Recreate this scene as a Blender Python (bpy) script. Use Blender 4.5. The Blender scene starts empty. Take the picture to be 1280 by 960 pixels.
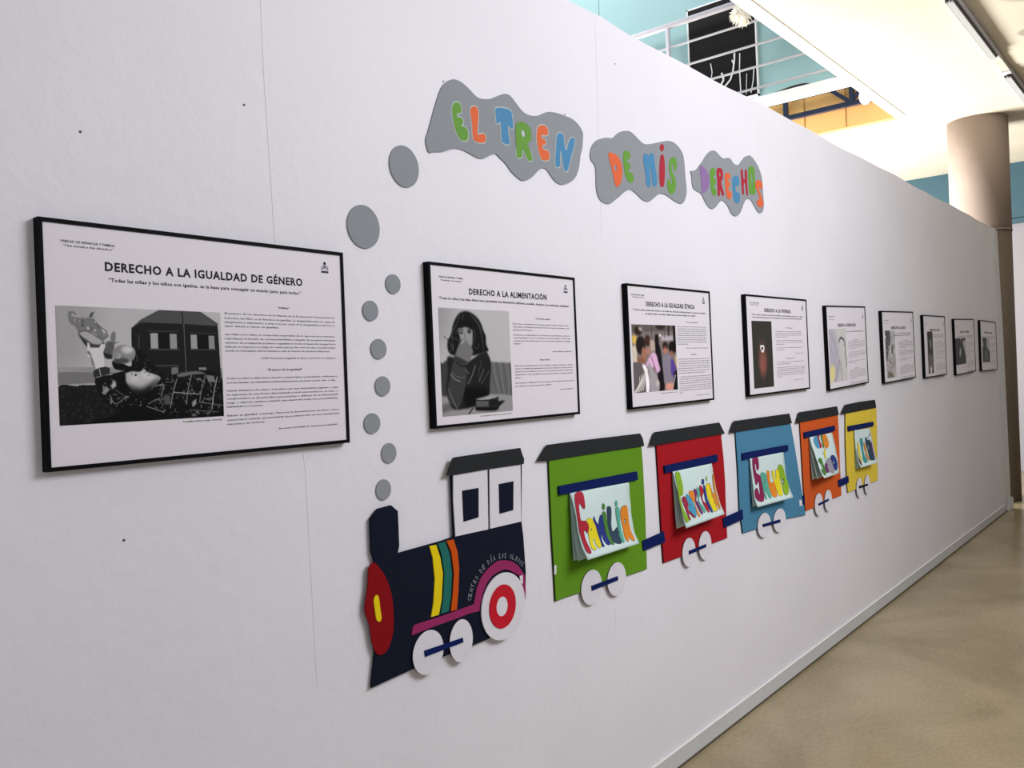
import bpy, bmesh, math, random
import numpy as np
from mathutils import Vector, Matrix
random.seed(7); rng=np.random.RandomState(5)
S=bpy.context.scene; COL=S.collection
# ---------------------------------------------------------------- camera
CAM=[[0.636894, -0.769767, -0.042715], [0.033685, -0.027568, 0.999052], [0.770215, 0.637729, -0.008372], 1064.8, 1.7951]

CZ=1.68
cd=bpy.data.cameras.new('camera'); cam=bpy.data.objects.new('camera',cd); COL.objects.link(cam)
cR,cU,cF,cf,cD=CAM
cam.matrix_world=Matrix([[cR[0],cU[0],-cF[0],0],[cR[1],cU[1],-cF[1],-cD],[cR[2],cU[2],-cF[2],CZ],[0,0,0,1]])
cd.sensor_fit='HORIZONTAL'; cd.sensor_width=36; cd.lens=36*cf/1280; cd.clip_start=.05; cd.clip_end=200
S.camera=cam
# ---------------------------------------------------------------- world, lights, exposure
w=bpy.data.worlds.new('World'); S.world=w; w.use_nodes=True
bg=w.node_tree.nodes['Background']; bg.inputs[0].default_value=(.88,.89,1,1); bg.inputs[1].default_value=.40
S.view_settings.view_transform='Standard'; S.view_settings.look='None'; S.view_settings.gamma=1; S.view_settings.use_curve_mapping=False
S.view_settings.exposure=0.75
def area(name,loc,target,sx,sy,e,col):
    l=bpy.data.lights.new(name,'AREA'); l.shape='RECTANGLE'; l.size=sx; l.size_y=sy; l.energy=e; l.color=col
    o=bpy.data.objects.new(name,l); COL.objects.link(o); o.location=loc
    o.rotation_euler=(Vector(target)-Vector(loc)).to_track_quat('-Z','Y').to_euler(); return o
area('unseen_room_daylight',(3.9,-3.6,3.8),(3.0,0,1.7),3.0,1.4,98,(.915,.92,1))  # unseen area lamp, added as daylight on the partition front
area('unseen_hall_daylight',(9.6,5.2,1.3),(9.6,1.0,4.4),3.6,1.8,860,(1,.985,.94))  # unseen area lamp standing in for hall daylight, aimed up at the ceiling
area('added_landing_daylight',(6.4,5.0,8.2),(8.9,3.6,5.6),2.6,2.6,120,(.95,.98,1))  # unseen area lamp added to brighten the teal landing wall
# ---------------------------------------------------------------- traced sizes, metres on the wall (x along the wall, z up)
CLOUDS=[{'o':[[1.811,2.3941],[1.8154,2.4073],[1.8232,2.4231],[1.8323,2.4458],[1.843,2.4719],[1.8554,2.5008],[1.8678,2.5284],[1.8777,2.5493],[1.8874,2.5661],[1.8985,2.5794],[1.9107,2.5899],[1.9245,2.5988],[1.9382,2.6051],[1.9499,2.6077],[1.9609,2.6081],[1.9722,2.6071],[1.9834,2.6048],[1.9944,2.6015],[2.006,2.5969],[2.0195,2.5899],[2.0332,2.5827],[2.0447,2.5775],[2.0564,2.5744],[2.0705,2.5747],[2.0855,2.577],[2.1003,2.58],[2.1154,2.5844],[2.1307,2.5911],[2.1463,2.5988],[2.1626,2.6067],[2.1776,2.6135],[2.1888,2.6172],[2.1986,2.6189],[2.2087,2.6195],[2.2193,2.6176],[2.2313,2.6113],[2.2446,2.6025],[2.2599,2.592],[2.2753,2.5823],[2.2885,2.577],[2.302,2.5743],[2.3181,2.5737],[2.3351,2.5751],[2.3521,2.5782],[2.3694,2.5833],[2.3874,2.5916],[2.4049,2.6002],[2.4194,2.6058],[2.4346,2.61],[2.4544,2.6132],[2.4765,2.6153],[2.5002,2.616],[2.525,2.6158],[2.5504,2.6154],[2.5744,2.6133],[2.5946,2.608],[2.6116,2.6007],[2.6258,2.5914],[2.6359,2.5814],[2.64,2.5742],[2.6398,2.5636],[2.6367,2.5415],[2.6313,2.5175],[2.6236,2.5006],[2.616,2.4852],[2.6127,2.4688],[2.6083,2.4507],[2.5981,2.428],[2.5847,2.4065],[2.5686,2.392],[2.5514,2.3814],[2.5353,2.3737],[2.5195,2.3683],[2.5039,2.3637],[2.4885,2.3613],[2.4731,2.3623],[2.4588,2.3658],[2.4466,2.3715],[2.436,2.3783],[2.4273,2.385],[2.4193,2.3916],[2.4114,2.3982],[2.4027,2.403],[2.3915,2.404],[2.3796,2.4021],[2.3678,2.3973],[2.356,2.3903],[2.3441,2.3809],[2.3322,2.371],[2.3209,2.3627],[2.309,2.3555],[2.2948,2.3491],[2.2808,2.3444],[2.2701,2.3419],[2.259,2.3421],[2.2436,2.3466],[2.2278,2.3532],[2.2145,2.36],[2.2025,2.3675],[2.1924,2.3762],[2.1829,2.3842],[2.1727,2.3897],[2.1631,2.3941],[2.1556,2.3979],[2.1484,2.4014],[2.1403,2.4061],[2.1313,2.4089],[2.12,2.4064],[2.1084,2.4017],[2.0981,2.3968],[2.0881,2.3917],[2.0783,2.3868],[2.0681,2.3829],[2.0565,2.3808],[2.0439,2.3803],[2.0303,2.3821],[2.0158,2.385],[1.9997,2.3887],[1.9837,2.3919],[1.9698,2.3936],[1.9564,2.3939],[1.9425,2.3925],[1.9292,2.3897],[1.9178,2.3859],[1.9065,2.3814],[1.8941,2.3762],[1.8796,2.3711],[1.8592,2.367],[1.8406,2.3637],[1.8324,2.3605],[1.8277,2.359],[1.8222,2.3602],[1.8176,2.3656],[1.8129,2.3784]],'L':[['E','green',[[1.9457,2.5355],[1.9539,2.5377],[1.9616,2.5372],[1.9668,2.5348],[1.9703,2.5307],[1.9723,2.5251],[1.9727,2.5188],[1.9716,2.5128],[1.9688,2.5077],[1.9632,2.5054],[1.9572,2.504],[1.9528,2.5023],[1.9502,2.5001],[1.9502,2.4957],[1.9529,2.492],[1.96,2.4922],[1.9679,2.4929],[1.9731,2.4914],[1.9767,2.4885],[1.9785,2.4841],[1.9785,2.4795],[1.9765,2.4765],[1.9735,2.4739],[1.97,2.4707],[1.9677,2.468],[1.9691,2.4666],[1.973,2.466],[1.9796,2.4671],[1.9869,2.4672],[1.9931,2.463],[1.9978,2.4568],[1.9995,2.4493],[1.9991,2.4414],[1.9973,2.4343],[1.9936,2.4285],[1.9872,2.4247],[1.9794,2.4227],[1.9715,2.4221],[1.9635,2.4238],[1.9556,2.4288],[1.9485,2.4364],[1.943,2.4465],[1.9386,2.4576],[1.9349,2.4676],[1.9322,2.4779],[1.9307,2.49],[1.9302,2.502],[1.9302,2.5121],[1.9322,2.5209],[1.9381,2.5293]],[]],['L','orange',[[2.0313,2.5418],[2.0389,2.5429],[2.0455,2.5417],[2.0497,2.5384],[2.052,2.5326],[2.0526,2.5235],[2.0517,2.5119],[2.0495,2.4972],[2.0469,2.4823],[2.0445,2.4692],[2.0435,2.4594],[2.0452,2.4557],[2.0495,2.4558],[2.0576,2.4589],[2.0667,2.4622],[2.0743,2.4622],[2.0801,2.46],[2.0827,2.4553],[2.0828,2.4493],[2.0812,2.4425],[2.0771,2.4364],[2.0696,2.4331],[2.0599,2.4313],[2.0475,2.43],[2.0359,2.43],[2.029,2.4317],[2.0244,2.4352],[2.0213,2.4404],[2.0196,2.4485],[2.0197,2.462],[2.02,2.4769],[2.0187,2.4899],[2.0169,2.5015],[2.0148,2.5113],[2.0134,2.5197],[2.0139,2.5269],[2.0166,2.5329],[2.0232,2.5382]],[]],['T','blue',[[2.1394,2.5587],[2.147,2.5623],[2.1574,2.5646],[2.1699,2.5667],[2.1831,2.5682],[2.1955,2.5691],[2.2064,2.5689],[2.2145,2.5672],[2.2201,2.5635],[2.2224,2.5563],[2.2233,2.5474],[2.2251,2.538],[2.2262,2.528],[2.2257,2.5167],[2.2232,2.5081],[2.2171,2.5074],[2.2103,2.5098],[2.2051,2.5126],[2.2012,2.5147],[2.1995,2.5146],[2.1989,2.5109],[2.1986,2.4997],[2.1993,2.4861],[2.2022,2.4742],[2.2046,2.4639],[2.2042,2.4571],[2.2012,2.4527],[2.1943,2.4504],[2.1855,2.4498],[2.1759,2.4503],[2.1677,2.4521],[2.1644,2.4543],[2.1631,2.4595],[2.1625,2.4711],[2.1623,2.4856],[2.1623,2.5018],[2.1617,2.515],[2.16,2.5186],[2.1568,2.5173],[2.1501,2.5124],[2.1436,2.5081],[2.141,2.5092],[2.1399,2.5139],[2.1395,2.5232],[2.1392,2.5333],[2.1373,2.5398],[2.136,2.5456],[2.1364,2.5526]],[]],['R','green',[[2.2543,2.5371],[2.2647,2.5406],[2.2761,2.5422],[2.2873,2.5414],[2.2977,2.5391],[2.3064,2.5363],[2.3136,2.532],[2.3191,2.5252],[2.3225,2.5166],[2.3237,2.5064],[2.3222,2.496],[2.3169,2.4873],[2.3101,2.4801],[2.3031,2.4754],[2.2985,2.4711],[2.3007,2.4656],[2.3059,2.4588],[2.3122,2.4497],[2.3184,2.4405],[2.3226,2.4338],[2.3242,2.4278],[2.3217,2.4213],[2.3168,2.4163],[2.3102,2.4145],[2.3029,2.4157],[2.2964,2.4203],[2.29,2.4271],[2.2833,2.4355],[2.2776,2.4436],[2.2746,2.4502],[2.2728,2.4529],[2.2709,2.4475],[2.2691,2.4387],[2.268,2.4294],[2.2652,2.4211],[2.2574,2.417],[2.2488,2.4156],[2.2426,2.4158],[2.2384,2.4199],[2.238,2.4319],[2.2386,2.4468],[2.2379,2.46],[2.2373,2.4733],[2.2376,2.487],[2.2385,2.5004],[2.2395,2.5133],[2.2418,2.5245],[2.2469,2.5319]],[[2.2789,2.5031,.0121,.013]]],['E','orange',[[2.3853,2.5532],[2.3957,2.5545],[2.4054,2.5537],[2.4136,2.5509],[2.4194,2.546],[2.4213,2.5382],[2.4201,2.5303],[2.4156,2.5248],[2.409,2.5211],[2.4009,2.5206],[2.3928,2.5205],[2.3855,2.5177],[2.3809,2.514],[2.3812,2.5097],[2.3849,2.5061],[2.3919,2.5058],[2.3992,2.5053],[2.4029,2.501],[2.4043,2.4957],[2.4032,2.4914],[2.3997,2.4879],[2.3928,2.4863],[2.3862,2.4844],[2.3834,2.4797],[2.3838,2.4746],[2.389,2.4706],[2.3966,2.4681],[2.4055,2.469],[2.414,2.4695],[2.4199,2.4653],[2.4232,2.4588],[2.423,2.4495],[2.4196,2.4406],[2.4124,2.4355],[2.4028,2.4325],[2.3908,2.4301],[2.3796,2.4303],[2.3728,2.4349],[2.3679,2.4422],[2.3636,2.4514],[2.3602,2.4616],[2.3571,2.4713],[2.3548,2.4814],[2.3536,2.4931],[2.3536,2.5054],[2.3547,2.5184],[2.357,2.5302],[2.3604,2.5382],[2.3659,2.5441],[2.3749,2.5495]],[]],['N','blue',[[2.4936,2.547],[2.5016,2.5472],[2.5087,2.5456],[2.5121,2.5426],[2.5141,2.5358],[2.5161,2.5203],[2.518,2.5041],[2.5201,2.4938],[2.523,2.4888],[2.5276,2.4917],[2.533,2.4996],[2.5381,2.511],[2.544,2.5233],[2.5521,2.5334],[2.5608,2.541],[2.5695,2.5446],[2.5768,2.5447],[2.5815,2.5414],[2.583,2.5342],[2.58,2.5219],[2.5741,2.507],[2.5657,2.4918],[2.556,2.4746],[2.5464,2.4522],[2.5374,2.4316],[2.5303,2.4195],[2.5237,2.4131],[2.5157,2.4117],[2.5086,2.4161],[2.5044,2.4279],[2.5014,2.4437],[2.4986,2.4627],[2.496,2.4786],[2.493,2.4841],[2.4902,2.4812],[2.4883,2.4664],[2.4866,2.4484],[2.485,2.4346],[2.4819,2.4243],[2.4745,2.4198],[2.4665,2.4193],[2.4603,2.4211],[2.4564,2.4273],[2.4563,2.4407],[2.4585,2.4578],[2.462,2.4761],[2.4659,2.4947],[2.4684,2.5126],[2.4712,2.5277],[2.4758,2.5366],[2.4812,2.5421],[2.4871,2.5455]],[]]]},{'o':[[2.6828,2.4937],[2.6828,2.5022],[2.6853,2.5122],[2.6907,2.5247],[2.6989,2.5377],[2.7104,2.5498],[2.7241,2.5605],[2.7384,2.5681],[2.755,2.5746],[2.7758,2.5817],[2.7984,2.5878],[2.8213,2.5905],[2.8422,2.5937],[2.8561,2.6017],[2.8687,2.6114],[2.8845,2.6209],[2.902,2.6298],[2.9218,2.6367],[2.9418,2.6417],[2.9592,2.6448],[2.975,2.6457],[2.9882,2.644],[3.0013,2.6402],[3.0177,2.6347],[3.0342,2.6288],[3.0479,2.6236],[3.0609,2.6195],[3.0736,2.6164],[3.0883,2.6155],[3.1078,2.6185],[3.1313,2.6241],[3.1606,2.6322],[3.1902,2.6408],[3.2137,2.6475],[3.2355,2.6536],[3.2584,2.6599],[3.2815,2.6651],[3.3046,2.6683],[3.3277,2.6688],[3.3511,2.6651],[3.3736,2.6582],[3.3945,2.6485],[3.4114,2.6361],[3.4202,2.6208],[3.4247,2.6036],[3.4269,2.5853],[3.4279,2.5654],[3.4299,2.5427],[3.432,2.5196],[3.4351,2.4977],[3.4365,2.4776],[3.4335,2.4604],[3.4273,2.4453],[3.4182,2.431],[3.4074,2.4194],[3.3964,2.412],[3.384,2.4079],[3.3697,2.407],[3.3525,2.4084],[3.3303,2.4114],[3.3065,2.4157],[3.2835,2.4214],[3.2617,2.4265],[3.2426,2.4291],[3.2245,2.4296],[3.2058,2.4281],[3.1871,2.4237],[3.1682,2.4147],[3.1492,2.4039],[3.1299,2.3928],[3.1118,2.3836],[3.0974,2.3797],[3.0833,2.3788],[3.0664,2.3799],[3.0489,2.3832],[3.0327,2.3894],[3.0158,2.3965],[2.9956,2.4039],[2.9764,2.4094],[2.9628,2.4106],[2.9498,2.4085],[2.9338,2.4032],[2.916,2.395],[2.8957,2.383],[2.8755,2.3704],[2.8585,2.3609],[2.8425,2.3523],[2.8257,2.3428],[2.81,2.3351],[2.7977,2.3315],[2.785,2.3305],[2.7668,2.3315],[2.7489,2.3349],[2.736,2.341],[2.7262,2.3502],[2.7193,2.3628],[2.7152,2.3785],[2.7145,2.398],[2.7152,2.4182],[2.7161,2.4361],[2.716,2.4514],[2.7135,2.4621],[2.7085,2.4701],[2.6986,2.4763],[2.6889,2.4816],[2.6844,2.4872]],'L':[['D','orange',[[2.8071,2.53],[2.8194,2.5335],[2.8354,2.5349],[2.8498,2.5341],[2.8633,2.5313],[2.8748,2.5263],[2.8847,2.5195],[2.8932,2.5113],[2.8993,2.5012],[2.9017,2.4882],[2.9017,2.474],[2.9003,2.4596],[2.8969,2.4456],[2.8911,2.4325],[2.8835,2.4212],[2.8735,2.4123],[2.8633,2.4069],[2.8549,2.4063],[2.8478,2.4108],[2.8421,2.4219],[2.8372,2.4365],[2.8323,2.4528],[2.8272,2.469],[2.8208,2.4821],[2.8148,2.4941],[2.8107,2.5061],[2.8079,2.5166],[2.8053,2.5244]],[[2.8531,2.4799,.0096,.0131]]],['E','green',[[2.9331,2.5614],[2.9448,2.5631],[2.9561,2.5624],[2.9634,2.5588],[2.9673,2.5528],[2.9671,2.5433],[2.9639,2.5346],[2.9575,2.5319],[2.9503,2.5306],[2.9441,2.5279],[2.94,2.5247],[2.9402,2.5199],[2.9439,2.5156],[2.953,2.5144],[2.9622,2.5133],[2.9657,2.51],[2.9662,2.5052],[2.9645,2.4985],[2.9605,2.4921],[2.953,2.4889],[2.9469,2.4864],[2.9478,2.4822],[2.9529,2.4786],[2.9624,2.4787],[2.9727,2.4782],[2.9803,2.4732],[2.9851,2.4661],[2.9857,2.4569],[2.9823,2.448],[2.9736,2.4414],[2.9629,2.4374],[2.9528,2.4372],[2.9433,2.4404],[2.9351,2.4479],[2.9282,2.4573],[2.9235,2.4663],[2.92,2.4769],[2.9169,2.4916],[2.9146,2.5072],[2.913,2.5218],[2.9128,2.5346],[2.9144,2.5439],[2.918,2.5511],[2.9244,2.5572]],[]],['M','blue',[[3.0861,2.5759],[3.0949,2.5772],[3.1037,2.5765],[3.11,2.5721],[3.1158,2.5695],[3.1221,2.5763],[3.1291,2.5845],[3.1382,2.5881],[3.1472,2.5884],[3.1542,2.585],[3.1593,2.577],[3.1607,2.5622],[3.1617,2.5445],[3.1655,2.5265],[3.1696,2.5091],[3.1732,2.4942],[3.1746,2.4805],[3.1714,2.4664],[3.1652,2.4553],[3.156,2.4504],[3.1468,2.45],[3.1409,2.4528],[3.1368,2.4603],[3.1341,2.4754],[3.1323,2.4923],[3.131,2.5065],[3.1293,2.5173],[3.1258,2.5233],[3.122,2.5234],[3.1189,2.5143],[3.1173,2.5009],[3.1197,2.487],[3.1222,2.4726],[3.1215,2.4583],[3.1179,2.4466],[3.1094,2.4409],[3.0997,2.4396],[3.0922,2.442],[3.0864,2.4492],[3.0838,2.4633],[3.082,2.481],[3.0784,2.5002],[3.0746,2.5193],[3.0705,2.5363],[3.0681,2.5506],[3.0696,2.5605],[3.0736,2.5677],[3.0791,2.5728]],[]],['I','red',[[3.2268,2.5979],[3.2345,2.597],[3.2411,2.5911],[3.2446,2.5783],[3.2462,2.5621],[3.2462,2.5458],[3.2449,2.5284],[3.2422,2.5087],[3.2387,2.4902],[3.2353,2.4756],[3.2307,2.4648],[3.2233,2.4587],[3.2151,2.4562],[3.2072,2.4563],[3.2007,2.4604],[3.1978,2.4701],[3.1967,2.4838],[3.1962,2.5016],[3.1968,2.5208],[3.1991,2.5382],[3.2026,2.5549],[3.207,2.5719],[3.2125,2.5861],[3.2193,2.5944]],[]],['dot','red',[[3.2289,2.6417],[3.2352,2.6415],[3.2406,2.6394],[3.2444,2.6353],[3.2458,2.6299],[3.2433,2.6231],[3.2387,2.6167],[3.2335,2.6123],[3.2278,2.6099],[3.2217,2.6102],[3.2161,2.6127],[3.2117,2.6175],[3.2096,2.6234],[3.2119,2.6294],[3.2165,2.635],[3.2224,2.6392]],[]],['S','green',[[3.3232,2.6022],[3.3333,2.603],[3.3425,2.6009],[3.3495,2.5937],[3.3536,2.5837],[3.3533,2.5719],[3.35,2.5603],[3.3437,2.5509],[3.3362,2.5448],[3.3293,2.5434],[3.324,2.5466],[3.323,2.5567],[3.3226,2.5672],[3.3196,2.5716],[3.3153,2.5717],[3.3091,2.5664],[3.3042,2.5585],[3.3039,2.5505],[3.3066,2.5419],[3.3128,2.5338],[3.3207,2.5252],[3.3291,2.5156],[3.336,2.5048],[3.3383,2.4919],[3.3369,2.4784],[3.331,2.4652],[3.3224,2.4535],[3.3127,2.4448],[3.3019,2.4393],[3.2902,2.4376],[3.279,2.4399],[3.2697,2.4474],[3.2631,2.4583],[3.2609,2.4726],[3.2624,2.4863],[3.2684,2.495],[3.2764,2.4996],[3.2843,2.4987],[3.2912,2.4943],[3.2948,2.4864],[3.2977,2.4802],[3.3026,2.4826],[3.3061,2.489],[3.3043,2.4972],[3.2999,2.5069],[3.293,2.5167],[3.2863,2.5274],[3.2825,2.5397],[3.2816,2.553],[3.285,2.5676],[3.2908,2.5808],[3.2973,2.5893],[3.305,2.5953],[3.3138,2.5997]],[]]]},{'o':[[3.4794,2.5637],[3.4822,2.5678],[3.4897,2.5706],[3.5017,2.5717],[3.5163,2.5738],[3.5323,2.5803],[3.5481,2.5889],[3.5604,2.5985],[3.5729,2.6092],[3.5895,2.6207],[3.6061,2.6328],[3.6185,2.6446],[3.6319,2.6571],[3.6524,2.6725],[3.6744,2.6865],[3.6936,2.6954],[3.712,2.7006],[3.7309,2.7021],[3.749,2.7004],[3.7651,2.6949],[3.7812,2.6884],[3.7994,2.6833],[3.8184,2.6808],[3.8382,2.6848],[3.8578,2.6902],[3.8762,2.6935],[3.8929,2.6943],[3.9061,2.6896],[3.9182,2.6832],[3.9306,2.6778],[3.9439,2.6739],[3.9597,2.6735],[3.9753,2.6752],[3.9871,2.6778],[3.9987,2.6829],[4.0124,2.6932],[4.0282,2.7055],[4.0469,2.7181],[4.0674,2.7299],[4.0897,2.7396],[4.1112,2.7462],[4.1282,2.7479],[4.1444,2.7459],[4.1631,2.7407],[4.1817,2.7333],[4.1983,2.7258],[4.2142,2.7164],[4.2308,2.7038],[4.246,2.689],[4.2585,2.6738],[4.2676,2.6555],[4.2711,2.6301],[4.2725,2.6028],[4.2754,2.5778],[4.2778,2.5542],[4.2797,2.5327],[4.2788,2.5132],[4.2719,2.4947],[4.2605,2.4801],[4.2432,2.4725],[4.2246,2.4696],[4.2101,2.4698],[4.1955,2.4742],[4.1777,2.4849],[4.159,2.4979],[4.141,2.511],[4.1229,2.5214],[4.1043,2.5254],[4.0853,2.5243],[4.0654,2.5182],[4.0463,2.5073],[4.0303,2.4904],[4.0153,2.4718],[4.0003,2.4552],[3.985,2.4406],[3.9687,2.4295],[3.9516,2.4218],[3.9337,2.4185],[3.9157,2.4188],[3.898,2.4215],[3.8814,2.4281],[3.8673,2.4412],[3.8535,2.4552],[3.8374,2.465],[3.8206,2.4719],[3.804,2.4761],[3.7871,2.4762],[3.7697,2.4695],[3.7521,2.4592],[3.7343,2.4463],[3.7168,2.4342],[3.6998,2.427],[3.6832,2.4233],[3.6675,2.4226],[3.6512,2.4259],[3.6318,2.4348],[3.6133,2.4466],[3.6,2.4601],[3.5881,2.4723],[3.5758,2.4791],[3.5619,2.4831],[3.5428,2.4848],[3.5239,2.4868],[3.5093,2.4915],[3.4985,2.4992],[3.4933,2.5121],[3.4911,2.5265],[3.4909,2.5398],[3.4903,2.5512],[3.4841,2.5586]],'L':[['D','purple',[[3.5736,2.6054],[3.5876,2.6077],[3.6048,2.6068],[3.6208,2.6026],[3.6354,2.5954],[3.6468,2.5852],[3.6549,2.5728],[3.6589,2.559],[3.6587,2.5441],[3.6532,2.5278],[3.6439,2.5126],[3.632,2.5013],[3.6183,2.4926],[3.6033,2.4852],[3.5899,2.4813],[3.5813,2.482],[3.5765,2.4885],[3.5768,2.5049],[3.5781,2.5249],[3.5762,2.5428],[3.5735,2.5603],[3.5704,2.5775],[3.5685,2.5919],[3.5688,2.6005]],[[3.6098,2.5477,.0064,.0081]]],['E','green',[[3.6973,2.6156],[3.7131,2.6179],[3.7259,2.6154],[3.7296,2.6083],[3.7286,2.5991],[3.7249,2.5903],[3.7189,2.5827],[3.7096,2.579],[3.702,2.5764],[3.7014,2.5727],[3.7054,2.5695],[3.7156,2.5689],[3.7257,2.567],[3.7294,2.5595],[3.7283,2.5507],[3.7198,2.5446],[3.7108,2.5389],[3.7082,2.532],[3.7097,2.5257],[3.7173,2.5226],[3.7254,2.5187],[3.7289,2.5089],[3.7277,2.4986],[3.7186,2.4912],[3.7062,2.4874],[3.6937,2.4893],[3.6826,2.496],[3.6765,2.5083],[3.673,2.5241],[3.6707,2.5419],[3.6698,2.5604],[3.6686,2.578],[3.6711,2.5937],[3.6825,2.6067]],[]],['R','red',[[3.7514,2.6232],[3.7678,2.6276],[3.7852,2.6287],[3.7974,2.6265],[3.8056,2.6206],[3.8085,2.6093],[3.8076,2.5964],[3.8035,2.5855],[3.7973,2.576],[3.7891,2.5696],[3.7835,2.5626],[3.7867,2.551],[3.7938,2.5378],[3.8035,2.5241],[3.8109,2.5119],[3.8091,2.5039],[3.803,2.4995],[3.7951,2.4991],[3.7864,2.5029],[3.7792,2.514],[3.7732,2.5236],[3.7692,2.5219],[3.7666,2.5152],[3.7666,2.5053],[3.7649,2.4962],[3.7543,2.4915],[3.7438,2.4933],[3.7419,2.5073],[3.7427,2.5267],[3.7426,2.547],[3.7422,2.5677],[3.7398,2.5875],[3.7389,2.6044],[3.7428,2.6158]],[[3.774,2.5969,.0076,.0091]]],['E','orange',[[3.8523,2.6178],[3.866,2.6197],[3.8784,2.6188],[3.8841,2.6126],[3.8858,2.6047],[3.8846,2.5979],[3.8803,2.5923],[3.8716,2.5897],[3.8625,2.5877],[3.8554,2.5842],[3.8532,2.5806],[3.863,2.5789],[3.8744,2.5762],[3.8782,2.5693],[3.8774,2.5613],[3.8707,2.5546],[3.8631,2.5478],[3.8584,2.539],[3.8591,2.5319],[3.8729,2.5325],[3.8878,2.5322],[3.893,2.522],[3.8919,2.5097],[3.8833,2.4994],[3.8711,2.4924],[3.8578,2.4912],[3.8454,2.4958],[3.8367,2.5079],[3.8308,2.5242],[3.8284,2.5425],[3.8274,2.5616],[3.8251,2.5798],[3.8245,2.5953],[3.8282,2.6043],[3.8344,2.6101],[3.8424,2.6148]],[]],['C','blue',[[3.9442,2.6168],[3.9612,2.6189],[3.9757,2.6177],[3.9833,2.612],[3.986,2.6025],[3.9843,2.5877],[3.9789,2.5742],[3.9695,2.5698],[3.9595,2.5694],[3.9527,2.5723],[3.9473,2.5735],[3.9426,2.5655],[3.9403,2.555],[3.9421,2.5456],[3.9477,2.5386],[3.9589,2.5389],[3.9711,2.54],[3.98,2.5369],[3.9856,2.5303],[3.9861,2.5168],[3.983,2.5026],[3.9773,2.4933],[3.968,2.487],[3.9524,2.483],[3.9362,2.4829],[3.9241,2.4876],[3.9154,2.4975],[3.9116,2.5149],[3.9101,2.5353],[3.9074,2.5546],[3.9065,2.5733],[3.9086,2.5909],[3.9148,2.6053],[3.928,2.613]],[]],['H','red',[[4.0163,2.6632],[4.0243,2.6636],[4.0315,2.6586],[4.0335,2.6458],[4.0344,2.6315],[4.0367,2.6211],[4.0402,2.6146],[4.0472,2.6138],[4.0536,2.6186],[4.0543,2.6316],[4.0543,2.6464],[4.0575,2.6575],[4.0627,2.6655],[4.071,2.6693],[4.0788,2.6681],[4.0817,2.6606],[4.0824,2.6468],[4.081,2.6239],[4.0797,2.5988],[4.081,2.5774],[4.0825,2.5595],[4.0832,2.5469],[4.0815,2.5395],[4.0734,2.5371],[4.0648,2.5411],[4.0619,2.5551],[4.0603,2.5722],[4.0575,2.5878],[4.0535,2.5989],[4.0467,2.5991],[4.04,2.5929],[4.0365,2.5821],[4.0349,2.5685],[4.0368,2.5537],[4.037,2.5413],[4.0281,2.5355],[4.0181,2.5367],[4.0138,2.548],[4.0117,2.5652],[4.0112,2.5861],[4.0111,2.6083],[4.0087,2.6293],[4.0075,2.6469],[4.0107,2.6577]],[]],['O','green',[[4.1313,2.6945],[4.149,2.6965],[4.1648,2.6939],[4.1712,2.6827],[4.1736,2.6651],[4.1755,2.6398],[4.1763,2.613],[4.178,2.5906],[4.1773,2.5728],[4.1718,2.5631],[4.1613,2.5576],[4.1422,2.5527],[4.1223,2.551],[4.1087,2.5531],[4.0996,2.5619],[4.0972,2.5828],[4.0976,2.6094],[4.0967,2.6389],[4.0972,2.6651],[4.1005,2.6788],[4.1068,2.6865],[4.1176,2.6919]],[[4.1392,2.6276,.0078,.0366]]],['S','orange',[[4.1821,2.6219],[4.1976,2.6314],[4.2178,2.6374],[4.2392,2.6386],[4.2572,2.6352],[4.264,2.6256],[4.2651,2.6138],[4.2633,2.6024],[4.2582,2.5943],[4.2495,2.5962],[4.2388,2.5998],[4.2245,2.5987],[4.2156,2.5944],[4.2252,2.5849],[4.2392,2.5733],[4.2455,2.5614],[4.2509,2.5503],[4.26,2.5434],[4.2675,2.5361],[4.2692,2.5235],[4.265,2.5112],[4.2516,2.5034],[4.2339,2.4991],[4.214,2.4986],[4.1968,2.5025],[4.1884,2.5136],[4.1873,2.5256],[4.1971,2.5322],[4.2099,2.5367],[4.2191,2.5392],[4.2243,2.5427],[4.2218,2.5515],[4.2153,2.5618],[4.2069,2.5708],[4.1975,2.5796],[4.1873,2.5881],[4.1797,2.5973],[4.1775,2.6098]],[]]]}]
PUFFS=[[1.7189,2.3007,.0576,.0601],[1.5558,2.1091,.0573,.0596],[1.6556,1.9574,.0277,.0277],[1.5672,1.8787,.0275,.028],[1.5906,1.7731,.0284,.0281],[1.5995,1.6696,.0276,.0275],[1.5553,1.5685,.0287,.0281],[1.6118,1.4812,.0273,.0283],[1.5857,1.382,.0273,.0287]]
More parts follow.
